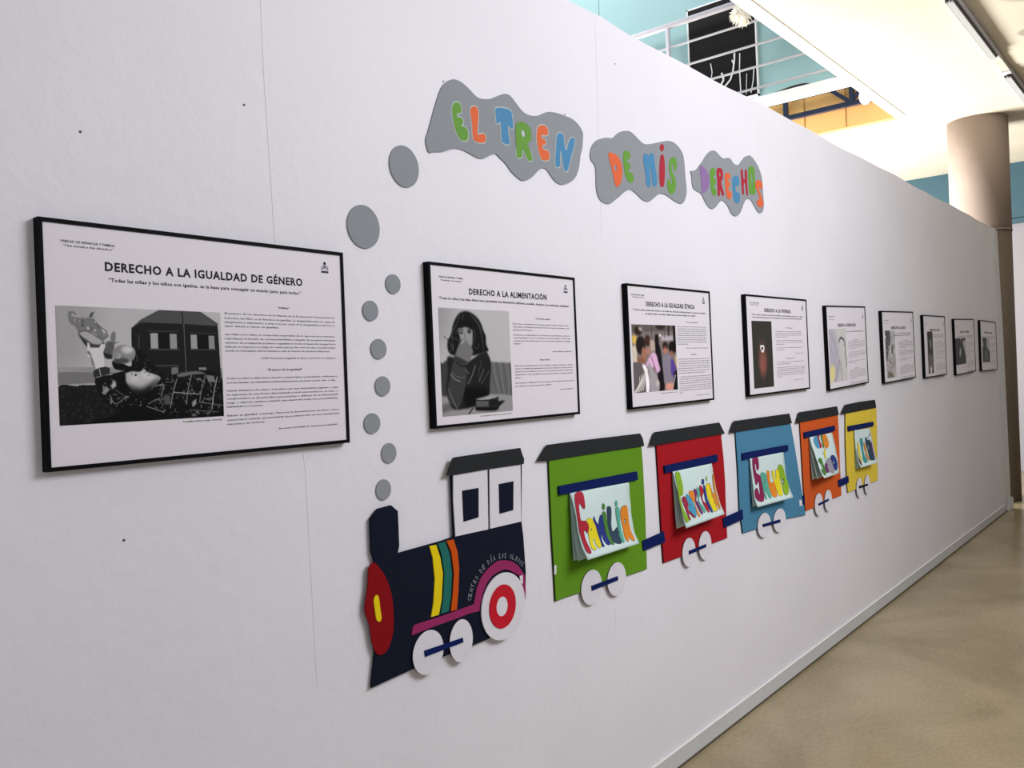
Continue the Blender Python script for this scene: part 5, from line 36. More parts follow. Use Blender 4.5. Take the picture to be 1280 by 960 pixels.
TEXTS=[[0,'UNIDAD DE INFANCIA Y FAMILIA',.0419,.1512,.0427,.0052,1],[0,'“Una mirada a mis derechos”',.0473,.1483,.0512,.005,1],[0,'DERECHO A LA IGUALDAD DE GÉNERO',.1291,.6262,.0872,.0185,3],[0,'“Todas las niñas y los niños son iguales, es la base para conseguir un mundo justo para todos.”',.1359,.6204,.1152,.0078,2],[0,'“Visibles”',.5486,.5845,.1547,.0052,2],[0,'El primero de los derechos de la infancia en la Declaración Universal de los',.4034,.7236,.1741,.0046,0],[0,'Derechos del Niño, es el derecho a la igualdad. La desigualdad suele ser causa de',.4029,.7236,.185,.0046,0],[0,'marginación y explotación, y estas a su vez, causa de la desigualdad social. Por lo',.4025,.7236,.1943,.0046,0],[0,'tanto debemos educar en igualdad.',.4022,.55,.2036,.0046,0],[0,'Las niñas y los niños se comportan y aprenden de lo que ven en su entorno,',.4027,.7236,.2228,.0046,0],[0,'reproducen el modelo de corresponsabilidad y empatía. Es necesario fomentar',.4023,.7236,.2328,.0046,0],[0,'entornos de socialización positivos e igualitarios donde el desarrollo integral de la',.4019,.7236,.2427,.0046,0],[0,'infancia se respete y se tenga en cuenta para poder vivir en una sociedad mejor',.4015,.7236,.252,.0046,0],[0,'donde los principales valores humanos sean la esencia de nuestras relaciones.',.4011,.7043,.2613,.0046,0],[0,'COED Promoción de Igualdad de Género del C.I.F.P. Los Gladiolos.',.4969,.7248,.2789,.0044,0],[0,'“El placer de la igualdad”',.5126,.6159,.3069,.0052,2],[0,'Todos los niños y niñas tienen derecho a desarrollarse en las mismas condiciones y',.4019,.7267,.3261,.0046,0],[0,'con las mismas oportunidades independientemente de haber nacido niño o niña.',.4015,.7202,.336,.0046,0],[0,'Cuando limitamos a los niños o a las niñas a que usen determinados juguetes, o a que',.4014,.7273,.3546,.0046,0],[0,'se expresen de una forma determinada a nivel emocional por su sexo, o',.401,.7273,.3642,.0046,0],[0,'condicionamos su elección libre para practicar o disfrutar de un determinado',.4006,.7273,.3735,.0046,0],[0,'juego o deporte, estamos evitando que desarrolle todas sus potencialidades,',.4002,.7273,.3828,.0046,0],[0,'habilidades y recursos.',.3998,.498,.3921,.0046,0],[0,'Educar en igualdad, construye. Favorece la deconstrucción de mitos, roles y',.4004,.7281,.4126,.0046,0],[0,'estereotipos sexistas que permitirán que podamos vivir en una sociedad más',.3999,.7281,.4228,.0046,0],[0,'más justa y sin violencia.',.3995,.5014,.4324,.0046,0],[0,'Asociación de Familias de Canarias por la Igualdad.',.5394,.7211,.4513,.0044,0],[0,'Fotografía en blanco y negro: Sonia Peña',.2907,.3862,.4201,.0042,1],[1,'UNIDAD DE INFANCIA Y FAMILIA',.0438,.1502,.0409,.0052,1],[1,'“Una mirada a mis derechos”',.0496,.1446,.05,.005,1],[1,'DERECHO A LA ALIMENTACIÓN',.1751,.5713,.0783,.0185,3],[1,'“Todos los niños y las niñas deben tener garantizada una alimentación suficiente, accesible, duradera y en condiciones saludables”',.04,.7034,.1043,.0078,2],[1,'“Un derecho esencial”',.503,.5897,.1537,.0052,2],[1,'El derecho a una alimentación adecuada se aplica cuando cada niño, niña o',.383,.6981,.1738,.0046,0],[1,'adolescente, y su familia, tiene acceso físico y económico, constante, a una',.3824,.6981,.1836,.0046,0],[1,'alimentación adecuada.',.3817,.4829,.1935,.0046,0],[1,'El derecho a la alimentación es el derecho a una vida sana y activa. Se',.3845,.7005,.2102,.0046,0],[1,'trata de garantizar el acceso a los alimentos de forma regular, no solo al que',.3839,.7005,.2198,.0046,0],[1,'se puede tener sino también poder comer de una manera apropiada y saludable',.3832,.7005,.2294,.0046,0],[1,'siempre.',.3826,.4207,.239,.0046,0],[1,'Banco de Alimentos, Canarias 2016',.5949,.7063,.2652,.0044,0],[1,'“Amar al niño”',.518,.5771,.2933,.0052,2],[1,'El derecho a la alimentación es una medida de cuidado, atención, es cariño.',.3844,.7094,.3124,.0046,0],[1,'Cientos de familias que gobiernan en la vida no tienen los recursos para el',.3838,.7094,.3218,.0046,0],[1,'entorno de crecimiento y se van con una sonrisa, donde el dolor nos',.3832,.7094,.3314,.0046,0],[1,'desesperanza. Como país debemos lograr que la pobreza no siga en nuestro',.3826,.7094,.3412,.0046,0],[1,'entorno.',.3819,.4147,.351,.0046,0],[1,'Nos implica no olvidar que los niños pueden correr y jugar sobre todos con',.3839,.7128,.3688,.0046,0],[1,'los cuidados y los derechos de los adultos.',.3832,.581,.3794,.0046,0],[1,'Amor y Compromiso',.6303,.7058,.3973,.0044,0],[1,'La fotografía de su alimento más sano: Pedro',.2035,.3576,.4662,.0042,0],[2,'UNIDAD DE INFANCIA Y FAMILIA',.0347,.1373,.0421,.0052,1],[2,'“Una mirada a mis derechos”',.0431,.1333,.0509,.005,1],[2,'DERECHO A LA IGUALDAD ÉTNICA',.147,.5642,.0756,.0185,3],[2,'“Todos los niños y niñas tienen derecho a sus tradiciones. Cada niño y niña tiene derecho a expresar su identidad',.0449,.6655,.1011,.0072,2],[2,'por motivo de género, raza, idioma, religión, etnia, procedencia o cualquier otra condición”',.1404,.5706,.1151,.0072,2],[2,'“Por una vida diferente”',.4775,.5963,.1444,.0052,2],[2,'Los niños y las niñas tienen derecho a crecer en un entorno de respeto donde',.3974,.6674,.1641,.0046,0],[2,'se valore la diferencia y la convivencia entre todas las personas sin importar',.3965,.6674,.1735,.0046,0],[2,'su origen ni su lengua. La familia y la escuela son el lugar donde aprendemos',.3957,.6674,.1829,.0046,0],[2,'a compartir y a escuchar. Es necesario que la sociedad proteja a la infancia',.3949,.6674,.1923,.0046,0],[2,'y que todos tengamos las mismas oportunidades para aprender, jugar y soñar.',.394,.6674,.2017,.0046,0],[2,'Cada niño es único y merece vivir con dignidad, cuidado y cariño, porque de',.3932,.6674,.2111,.0046,0],[2,'ellos depende el mundo de mañana y la paz. Los niños y las niñas tienen derecho',.3923,.6674,.2205,.0046,0],[2,'a crecer en un entorno de respeto donde se valore la diferencia y la convivencia',.3915,.6674,.2299,.0046,0],[2,'entre todas las personas sin importar su origen ni su lengua. La familia y',.3907,.4903,.2393,.0046,0],[2,'Asociación de familias por la interculturalidad',.4747,.6748,.2572,.0044,0],[2,'“Sin miedo”',.5131,.5679,.2849,.0052,2],[2,'la escuela son el lugar donde aprendemos a compartir y a escuchar. Es necesario',.3978,.6871,.304,.0046,0],[2,'que la sociedad proteja a la infancia y que todos tengamos las mismas oportunidades',.3969,.6871,.314,.0046,0],[2,'para aprender, jugar y soñar. Cada niño es único y merece vivir con dignidad,',.396,.6871,.3241,.0046,0],[2,'cuidado y cariño, porque de ellos depende el mundo de mañana y la paz. Los',.395,.6871,.3342,.0046,0],[2,'niños y las niñas tienen derecho a crecer en un entorno de respeto donde se',.3941,.6871,.3443,.0046,0],[2,'valore la diferencia y la convivencia entre todas las personas sin importar',.3932,.6871,.3543,.0046,0],[2,'su origen ni su lengua. La familia y la escuela son el lugar donde aprendemos',.3923,.6429,.3644,.0046,0],[2,'a compartir y a escuchar. Es necesario que la sociedad proteja a la infancia',.4016,.6967,.3807,.0046,0],[2,'y que todos tengamos las mismas oportunidades para aprender, jugar y soñar.',.4008,.6967,.3904,.0046,0],[2,'Cada niño es único y merece vivir con dignidad, cuidado y cariño, porque de',.3999,.6967,.4001,.0046,0],[2,'ellos depende el mundo de mañana y la paz. Los niños y las niñas tienen derecho',.399,.6967,.4099,.0046,0],[2,'a crecer en un entorno de respeto donde se valore la diferencia y la convivencia',.3982,.6967,.4196,.0046,0],[2,'entre todas las personas sin importar su origen ni su lengua. La familia y',.3973,.6967,.4293,.0046,0],[2,'la escuela son el lugar donde aprendemos a compartir y a escuchar. Es necesario',.3964,.6967,.439,.0046,0],[2,'que la sociedad proteja a la infancia y que todos tengamos las mismas oportunidades',.3955,.4256,.4487,.0046,0],[2,'Colegio público',.5383,.6834,.4653,.0044,0],[2,'Fotografía: niños y niñas jugando en la escuela',.2366,.3781,.4427,.0042,0],[3,'UNIDAD DE INFANCIA Y FAMILIA',.0498,.166,.0398,.0052,1],[3,'“Una mirada a mis derechos”',.0577,.1612,.0488,.005,1],[3,'DERECHO A LA VIVIENDA',.2283,.582,.0728,.0185,3],[3,'“Todos los niños y adolescentes tienen derecho a disfrutar de una vivienda digna donde crecer con su familia',.0719,.747,.0978,.0072,2],[3,'y tener espacio donde jugar, aprender y crecer feliz porque es necesario para un buen desarrollo personal”',.0735,.7362,.1109,.0072,2],[3,'“Mi refugio”',.4978,.5984,.162,.0052,2],[3,'para aprender, jugar y soñar. Cada niño es único y merece vivir con dignidad,',.3609,.724,.1811,.0046,0],[3,'cuidado y cariño, porque de ellos depende el mundo de mañana y la paz. Los',.3598,.724,.1909,.0046,0],[3,'niños y las niñas tienen derecho a crecer en un entorno de respeto donde se',.3588,.724,.2007,.0046,0],[3,'valore la diferencia y la convivencia entre todas las personas sin importar',.3577,.5225,.2099,.0046,0],[3,'su origen ni su lengua. La familia y la escuela son el lugar donde aprendemos',.3598,.73,.2288,.0046,0],[3,'a compartir y a escuchar. Es necesario que la sociedad proteja a la infancia',.3587,.73,.2387,.0046,0],[3,'y que todos tengamos las mismas oportunidades para aprender, jugar y soñar.',.3576,.4805,.2485,.0046,0],[3,'Cada niño es único y merece vivir con dignidad, cuidado y cariño, porque de',.3637,.7323,.2675,.0046,0],[3,'ellos depende el mundo de mañana y la paz. Los niños y las niñas tienen derecho',.3626,.4624,.278,.0046,0],[3,'Cáritas Diocesana',.6185,.7378,.2999,.0044,0],[3,'“Una casa para vivir”',.4862,.6065,.3261,.0052,2],[3,'a crecer en un entorno de respeto donde se valore la diferencia y la convivencia',.3595,.7419,.3428,.0046,0],[3,'entre todas las personas sin importar su origen ni su lengua. La familia y',.3584,.5502,.3532,.0046,0],[3,'la escuela son el lugar donde aprendemos a compartir y a escuchar. Es necesario',.3605,.7479,.3713,.0046,0],[3,'que la sociedad proteja a la infancia y que todos tengamos las mismas oportunidades',.3594,.7479,.3811,.0046,0],[3,'para aprender, jugar y soñar. Cada niño es único y merece vivir con dignidad,',.3583,.7479,.3909,.0046,0],[3,'cuidado y cariño, porque de ellos depende el mundo de mañana y la paz. Los',.3572,.7479,.4007,.0046,0],[3,'niños y las niñas tienen derecho a crecer en un entorno de respeto donde se',.3561,.7479,.4105,.0046,0],[3,'valore la diferencia y la convivencia entre todas las personas sin importar',.3551,.4337,.4203,.0046,0],[3,'Asociación de vecinos y vecinas',.5796,.7302,.4445,.0044,0],[4,'UNIDAD DE INFANCIA Y FAMILIA',.0442,.1472,.0657,.0052,1],[4,'“Una mirada a mis derechos”',.0515,.1398,.0834,.005,1],[4,'DERECHO A LA BUENA SALUD',.1987,.5372,.1188,.0185,3],[4,'“Todos los niños y niñas tienen derecho a crecer en un entorno sano y feliz con quienes les quieren',.0883,.677,.1592,.0072,2],[4,'“Crecer juntos”',.4783,.5666,.2123,.0052,2],[4,'su origen ni su lengua. La familia y la escuela son el lugar donde aprendemos',.3679,.6991,.2231,.0046,0],[4,'a compartir y a escuchar. Es necesario que la sociedad proteja a la infancia',.3679,.6991,.234,.0046,0],[4,'y que todos tengamos las mismas oportunidades para aprender, jugar y soñar.',.3679,.6991,.2449,.0046,0],[4,'Cada niño es único y merece vivir con dignidad, cuidado y cariño, porque de',.3679,.6991,.2557,.0046,0],[4,'ellos depende el mundo de mañana y la paz. Los niños y las niñas tienen derecho',.3679,.5335,.2666,.0046,0],[4,'a crecer en un entorno de respeto donde se valore la diferencia y la convivencia',.3679,.6991,.2901,.0046,0],[4,'entre todas las personas sin importar su origen ni su lengua. La familia y',.3679,.6991,.301,.0046,0],[4,'la escuela son el lugar donde aprendemos a compartir y a escuchar. Es necesario',.3679,.6991,.3118,.0046,0],[4,'que la sociedad proteja a la infancia y que todos tengamos las mismas oportunidades',.3679,.5335,.3227,.0046,0],[4,'para aprender, jugar y soñar. Cada niño es único y merece vivir con dignidad,',.3679,.6991,.3462,.0046,0],[4,'cuidado y cariño, porque de ellos depende el mundo de mañana y la paz. Los',.3679,.5335,.3571,.0046,0],[4,'“Vivir felices”',.4783,.5666,.395,.0052,2],[4,'niños y las niñas tienen derecho a crecer en un entorno de respeto donde se',.3679,.6991,.4033,.0046,0],[4,'valore la diferencia y la convivencia entre todas las personas sin importar',.3679,.6991,.4142,.0046,0],[4,'su origen ni su lengua. La familia y la escuela son el lugar donde aprendemos',.3679,.6991,.425,.0046,0],[4,'a compartir y a escuchar. Es necesario que la sociedad proteja a la infancia',.3679,.6991,.4359,.0046,0],[4,'y que todos tengamos las mismas oportunidades para aprender, jugar y soñar.',.3679,.6991,.4468,.0046,0],[4,'Cada niño es único y merece vivir con dignidad, cuidado y cariño, porque de',.3679,.5335,.4576,.0046,0],[4,'ellos depende el mundo de mañana y la paz. Los niños y las niñas tienen derecho',.3679,.6991,.4811,.0046,0],[4,'a crecer en un entorno de respeto donde se valore la diferencia y la convivencia',.3679,.6991,.492,.0046,0],[4,'entre todas las personas sin importar su origen ni su lengua. La familia y',.3679,.6991,.5029,.0046,0],[4,'la escuela son el lugar donde aprendemos a compartir y a escuchar. Es necesario',.3679,.5335,.5137,.0046,0],[5,'UNIDAD DE INFANCIA Y FAMILIA',.0477,.1589,.0656,.0052,1],[5,'“Una mirada a mis derechos”',.0556,.151,.0833,.005,1],[5,'DERECHO AL JUEGO',.2145,.5801,.1186,.0185,3],[5,'“Todos los niños y niñas tienen derecho a crecer en un entorno sano y feliz con quienes les quieren',.0954,.731,.159,.0072,2],[5,'y a disfrutar de cada día aprendiendo cosas nuevas con su familia y sus amigos y amigas”',.1271,.6992,.1742,.0072,2],[5,'“Crecer juntos”',.5165,.6118,.212,.0052,2],[5,'que la sociedad proteja a la infancia y que todos tengamos las mismas oportunidades',.3973,.7549,.2229,.0046,0],[5,'para aprender, jugar y soñar. Cada niño es único y merece vivir con dignidad,',.3973,.7549,.2337,.0046,0],[5,'cuidado y cariño, porque de ellos depende el mundo de mañana y la paz. Los',.3973,.7549,.2446,.0046,0],[5,'niños y las niñas tienen derecho a crecer en un entorno de respeto donde se',.3973,.7549,.2554,.0046,0],[5,'valore la diferencia y la convivencia entre todas las personas sin importar',.3973,.5761,.2663,.0046,0],[5,'su origen ni su lengua. La familia y la escuela son el lugar donde aprendemos',.3973,.7549,.2898,.0046,0],[5,'a compartir y a escuchar. Es necesario que la sociedad proteja a la infancia',.3973,.7549,.3006,.0046,0],[5,'y que todos tengamos las mismas oportunidades para aprender, jugar y soñar.',.3973,.7549,.3115,.0046,0],[5,'Cada niño es único y merece vivir con dignidad, cuidado y cariño, porque de',.3973,.5761,.3223,.0046,0],[5,'ellos depende el mundo de mañana y la paz. Los niños y las niñas tienen derecho',.3973,.7549,.3458,.0046,0],[5,'a crecer en un entorno de respeto donde se valore la diferencia y la convivencia',.3973,.5761,.3566,.0046,0],[5,'“Vivir felices”',.5165,.6118,.3945,.0052,2],[5,'entre todas las personas sin importar su origen ni su lengua. La familia y',.3973,.7549,.4028,.0046,0],[5,'la escuela son el lugar donde aprendemos a compartir y a escuchar. Es necesario',.3973,.7549,.4137,.0046,0],[5,'que la sociedad proteja a la infancia y que todos tengamos las mismas oportunidades',.3973,.7549,.4245,.0046,0],[5,'para aprender, jugar y soñar. Cada niño es único y merece vivir con dignidad,',.3973,.7549,.4354,.0046,0],[5,'cuidado y cariño, porque de ellos depende el mundo de mañana y la paz. Los',.3973,.7549,.4462,.0046,0],[5,'niños y las niñas tienen derecho a crecer en un entorno de respeto donde se',.3973,.5761,.4571,.0046,0],[5,'valore la diferencia y la convivencia entre todas las personas sin importar',.3973,.7549,.4806,.0046,0],[5,'su origen ni su lengua. La familia y la escuela son el lugar donde aprendemos',.3973,.7549,.4914,.0046,0],[5,'a compartir y a escuchar. Es necesario que la sociedad proteja a la infancia',.3973,.7549,.5023,.0046,0],[5,'y que todos tengamos las mismas oportunidades para aprender, jugar y soñar.',.3973,.5761,.5131,.0046,0],[6,'UNIDAD DE INFANCIA Y FAMILIA',.042,.14,.065,.0052,1],[6,'“Una mirada a mis derechos”',.049,.133,.0825,.005,1],[6,'DERECHO AL OCIO',.189,.511,.1174,.0185,3],[6,'“Todos los niños y niñas tienen derecho a crecer en un entorno sano y feliz con quienes les quieren',.084,.644,.1574,.0072,2],[6,'y a disfrutar de cada día aprendiendo cosas nuevas con su familia y sus amigos y amigas”',.112,.616,.1724,.0072,2],[6,'“Crecer juntos”',.455,.539,.2099,.0052,2],[6,'Cada niño es único y merece vivir con dignidad, cuidado y cariño, porque de',.35,.665,.2206,.0046,0],[6,'ellos depende el mundo de mañana y la paz. Los niños y las niñas tienen derecho',.35,.665,.2314,.0046,0],[6,'a crecer en un entorno de respeto donde se valore la diferencia y la convivencia',.35,.665,.2421,.0046,0],[6,'entre todas las personas sin importar su origen ni su lengua. La familia y',.35,.665,.2528,.0046,0],[6,'la escuela son el lugar donde aprendemos a compartir y a escuchar. Es necesario',.35,.5075,.2636,.0046,0],[6,'que la sociedad proteja a la infancia y que todos tengamos las mismas oportunidades',.35,.665,.2868,.0046,0],[6,'para aprender, jugar y soñar. Cada niño es único y merece vivir con dignidad,',.35,.665,.2976,.0046,0],[6,'cuidado y cariño, porque de ellos depende el mundo de mañana y la paz. Los',.35,.665,.3083,.0046,0],[6,'niños y las niñas tienen derecho a crecer en un entorno de respeto donde se',.35,.5075,.3191,.0046,0],[6,'valore la diferencia y la convivencia entre todas las personas sin importar',.35,.665,.3423,.0046,0],[6,'su origen ni su lengua. La familia y la escuela son el lugar donde aprendemos',.35,.5075,.353,.0046,0],[6,'“Vivir felices”',.455,.539,.3905,.0052,2],[6,'a compartir y a escuchar. Es necesario que la sociedad proteja a la infancia',.35,.665,.3988,.0046,0],[6,'y que todos tengamos las mismas oportunidades para aprender, jugar y soñar.',.35,.665,.4095,.0046,0],[6,'Cada niño es único y merece vivir con dignidad, cuidado y cariño, porque de',.35,.665,.4202,.0046,0],[6,'ellos depende el mundo de mañana y la paz. Los niños y las niñas tienen derecho',.35,.665,.431,.0046,0],[6,'a crecer en un entorno de respeto donde se valore la diferencia y la convivencia',.35,.665,.4417,.0046,0],[6,'entre todas las personas sin importar su origen ni su lengua. La familia y',.35,.5075,.4525,.0046,0],[6,'la escuela son el lugar donde aprendemos a compartir y a escuchar. Es necesario',.35,.665,.4757,.0046,0],[6,'que la sociedad proteja a la infancia y que todos tengamos las mismas oportunidades',.35,.665,.4865,.0046,0],[6,'para aprender, jugar y soñar. Cada niño es único y merece vivir con dignidad,',.35,.665,.4972,.0046,0],[6,'cuidado y cariño, porque de ellos depende el mundo de mañana y la paz. Los',.35,.5075,.5079,.0046,0],[7,'UNIDAD DE INFANCIA Y FAMILIA',.048,.16,.065,.0052,1],[7,'“Una mirada a mis derechos”',.056,.152,.0825,.005,1],[7,'DERECHO A LA FAMILIA',.216,.584,.1175,.0185,3],[7,'“Todos los niños y niñas tienen derecho a crecer en un entorno sano y feliz con quienes les quieren',.096,.736,.1575,.0072,2],[7,'y a disfrutar de cada día aprendiendo cosas nuevas con su familia y sus amigos y amigas”',.128,.704,.1725,.0072,2],[7,'“Crecer juntos”',.5633,.6593,.21,.0052,2],[7,'niños y las niñas tienen derecho a crecer en un entorno de respeto donde se',.4433,.76,.2207,.0046,0],[7,'valore la diferencia y la convivencia entre todas las personas sin importar',.4433,.76,.2315,.0046,0],[7,'su origen ni su lengua. La familia y la escuela son el lugar donde aprendemos',.4433,.76,.2422,.0046,0],[7,'a compartir y a escuchar. Es necesario que la sociedad proteja a la infancia',.4433,.76,.2529,.0046,0],[7,'y que todos tengamos las mismas oportunidades para aprender, jugar y soñar.',.4433,.6017,.2637,.0046,0],[7,'Cada niño es único y merece vivir con dignidad, cuidado y cariño, porque de',.4433,.76,.2869,.0046,0],[7,'ellos depende el mundo de mañana y la paz. Los niños y las niñas tienen derecho',.4433,.76,.2977,.0046,0],[7,'a crecer en un entorno de respeto donde se valore la diferencia y la convivencia',.4433,.76,.3084,.0046,0],[7,'entre todas las personas sin importar su origen ni su lengua. La familia y',.4433,.6017,.3192,.0046,0],[7,'la escuela son el lugar donde aprendemos a compartir y a escuchar. Es necesario',.4433,.76,.3424,.0046,0],[7,'que la sociedad proteja a la infancia y que todos tengamos las mismas oportunidades',.4433,.6017,.3532,.0046,0],[7,'“Vivir felices”',.5633,.6593,.3907,.0052,2],[7,'para aprender, jugar y soñar. Cada niño es único y merece vivir con dignidad,',.4433,.76,.3989,.0046,0],[7,'cuidado y cariño, porque de ellos depende el mundo de mañana y la paz. Los',.4433,.76,.4097,.0046,0],[7,'niños y las niñas tienen derecho a crecer en un entorno de respeto donde se',.4433,.76,.4204,.0046,0],[7,'valore la diferencia y la convivencia entre todas las personas sin importar',.4433,.76,.4312,.0046,0],[7,'su origen ni su lengua. La familia y la escuela son el lugar donde aprendemos',.4433,.76,.4419,.0046,0],[7,'a compartir y a escuchar. Es necesario que la sociedad proteja a la infancia',.4433,.6017,.4527,.0046,0],[7,'y que todos tengamos las mismas oportunidades para aprender, jugar y soñar.',.4433,.76,.4759,.0046,0],[7,'Cada niño es único y merece vivir con dignidad, cuidado y cariño, porque de',.4433,.76,.4867,.0046,0],[7,'ellos depende el mundo de mañana y la paz. Los niños y las niñas tienen derecho',.4433,.76,.4974,.0046,0],[7,'a crecer en un entorno de respeto donde se valore la diferencia y la convivencia',.4433,.6017,.5081,.0046,0],[8,'UNIDAD DE INFANCIA Y FAMILIA',.0462,.1541,.0652,.0052,1],[8,'“Una mirada a mis derechos”',.0539,.1464,.0828,.005,1],[8,'DERECHO A LA EDUCACIÓN',.2081,.5625,.1179,.0185,3],[8,'“Todos los niños y niñas tienen derecho a crecer en un entorno sano y feliz con quienes les quieren',.0925,.709,.158,.0072,2],[8,'y a disfrutar de cada día aprendiendo cosas nuevas con su familia y sus amigos y amigas”',.1233,.6781,.1731,.0072,2],[8,'“Crecer juntos”',.5704,.6629,.2107,.0052,2],[8,'entre todas las personas sin importar su origen ni su lengua. La familia y',.4548,.7321,.2215,.0046,0],[8,'la escuela son el lugar donde aprendemos a compartir y a escuchar. Es necesario',.4548,.7321,.2323,.0046,0],[8,'que la sociedad proteja a la infancia y que todos tengamos las mismas oportunidades',.4548,.7321,.2431,.0046,0],[8,'para aprender, jugar y soñar. Cada niño es único y merece vivir con dignidad,',.4548,.7321,.2539,.0046,0],[8,'cuidado y cariño, porque de ellos depende el mundo de mañana y la paz. Los',.4548,.5934,.2646,.0046,0],[8,'niños y las niñas tienen derecho a crecer en un entorno de respeto donde se',.4548,.7321,.288,.0046,0],[8,'valore la diferencia y la convivencia entre todas las personas sin importar',.4548,.7321,.2988,.0046,0],[8,'su origen ni su lengua. La familia y la escuela son el lugar donde aprendemos',.4548,.7321,.3095,.0046,0],[8,'a compartir y a escuchar. Es necesario que la sociedad proteja a la infancia',.4548,.5934,.3203,.0046,0],[8,'y que todos tengamos las mismas oportunidades para aprender, jugar y soñar.',.4548,.7321,.3437,.0046,0],[8,'Cada niño es único y merece vivir con dignidad, cuidado y cariño, porque de',.4548,.5934,.3545,.0046,0],[8,'“Vivir felices”',.5704,.6629,.3921,.0052,2],[8,'ellos depende el mundo de mañana y la paz. Los niños y las niñas tienen derecho',.4548,.7321,.4004,.0046,0],[8,'a crecer en un entorno de respeto donde se valore la diferencia y la convivencia',.4548,.7321,.4111,.0046,0],[8,'entre todas las personas sin importar su origen ni su lengua. La familia y',.4548,.7321,.4219,.0046,0],[8,'la escuela son el lugar donde aprendemos a compartir y a escuchar. Es necesario',.4548,.7321,.4327,.0046,0],[8,'que la sociedad proteja a la infancia y que todos tengamos las mismas oportunidades',.4548,.7321,.4435,.0046,0],[8,'para aprender, jugar y soñar. Cada niño es único y merece vivir con dignidad,',.4548,.5934,.4543,.0046,0],[8,'cuidado y cariño, porque de ellos depende el mundo de mañana y la paz. Los',.4548,.7321,.4776,.0046,0],[8,'niños y las niñas tienen derecho a crecer en un entorno de respeto donde se',.4548,.7321,.4884,.0046,0],[8,'valore la diferencia y la convivencia entre todas las personas sin importar',.4548,.7321,.4992,.0046,0],[8,'su origen ni su lengua. La familia y la escuela son el lugar donde aprendemos',.4548,.5934,.51,.0046,0]]
LOGOS=[[.698,.0438],[.6849,.0429],[.6525,.0435],[.7532,.0466],[.6844,.0657],[.739,.0656],[.651,.065],[.744,.065],[.7167,.0652]]
FD=.0228
BD=.0084
# ---------------------------------------------------------------- materials
MATS={}
def mat(name,col,rough=.6,bump=0,bscale=60,var=0,vscale=4,spec=.5,bdist=.002,metal=0):
    if name in MATS: return MATS[name]
    m=bpy.data.materials.new(name); m.use_nodes=True; nt=m.node_tree; b=nt.nodes['Principled BSDF']
    c=[x/12.92 if x<=.04045 else ((x+.055)/1.055)**2.4 for x in col]+[1]
    b.inputs['Base Color'].default_value=c; b.inputs['Roughness'].default_value=rough
    b.inputs['Specular IOR Level'].default_value=spec; b.inputs['Metallic'].default_value=metal
    tc=nt.nodes.new('ShaderNodeTexCoord')
    if var:
        n=nt.nodes.new('ShaderNodeTexNoise'); n.inputs['Scale'].default_value=vscale; n.inputs['Detail'].default_value=4
        nt.links.new(tc.outputs['Object'],n.inputs['Vector'])
        mp=nt.nodes.new('ShaderNodeMapRange'); mp.inputs[1].default_value=.3; mp.inputs[2].default_value=.7; mp.inputs[3].default_value=1-var; mp.inputs[4].default_value=1
        nt.links.new(n.outputs[0],mp.inputs[0])
        mx=nt.nodes.new('ShaderNodeVectorMath'); mx.operation='SCALE'; mx.inputs[0].default_value=c[:3]
        nt.links.new(mp.outputs[0],mx.inputs['Scale']); nt.links.new(mx.outputs[0],b.inputs['Base Color'])
    if bump:
        n=nt.nodes.new('ShaderNodeTexNoise'); n.inputs['Scale'].default_value=bscale; n.inputs['Detail'].default_value=5
        nt.links.new(tc.outputs['Object'],n.inputs['Vector'])
        bp=nt.nodes.new('ShaderNodeBump'); bp.inputs['Strength'].default_value=bump; bp.inputs['Distance'].default_value=bdist
        nt.links.new(n.outputs[0],bp.inputs['Height']); nt.links.new(bp.outputs[0],b.inputs['Normal'])
    MATS[name]=m; return m
M_wall=mat('plaster_white',(.898,.893,.912),.55,.55,22,.05,1.6,spec=.35,bdist=.004)
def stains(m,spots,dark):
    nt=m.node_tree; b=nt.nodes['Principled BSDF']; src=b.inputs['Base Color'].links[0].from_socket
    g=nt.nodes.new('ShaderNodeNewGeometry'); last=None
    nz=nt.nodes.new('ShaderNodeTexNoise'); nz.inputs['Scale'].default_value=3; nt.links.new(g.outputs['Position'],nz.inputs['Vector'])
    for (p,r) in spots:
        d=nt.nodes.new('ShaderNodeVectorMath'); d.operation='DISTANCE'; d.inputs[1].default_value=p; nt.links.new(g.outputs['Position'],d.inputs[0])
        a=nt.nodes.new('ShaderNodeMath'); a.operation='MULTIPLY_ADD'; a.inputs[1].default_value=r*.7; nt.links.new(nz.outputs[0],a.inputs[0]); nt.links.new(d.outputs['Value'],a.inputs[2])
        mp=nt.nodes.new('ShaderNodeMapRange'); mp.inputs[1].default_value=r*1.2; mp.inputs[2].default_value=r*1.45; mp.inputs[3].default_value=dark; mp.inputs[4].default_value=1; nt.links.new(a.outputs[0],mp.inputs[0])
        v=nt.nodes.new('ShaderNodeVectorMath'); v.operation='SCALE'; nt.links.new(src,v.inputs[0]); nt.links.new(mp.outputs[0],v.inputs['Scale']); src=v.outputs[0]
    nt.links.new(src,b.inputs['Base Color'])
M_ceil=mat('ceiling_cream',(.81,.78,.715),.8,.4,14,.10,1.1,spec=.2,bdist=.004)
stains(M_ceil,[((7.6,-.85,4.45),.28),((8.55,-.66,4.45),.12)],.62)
M_floor=mat('floor_polished_stone',(.60,.55,.45),.24,.12,5,.22,1.3,spec=.5,bdist=.002)
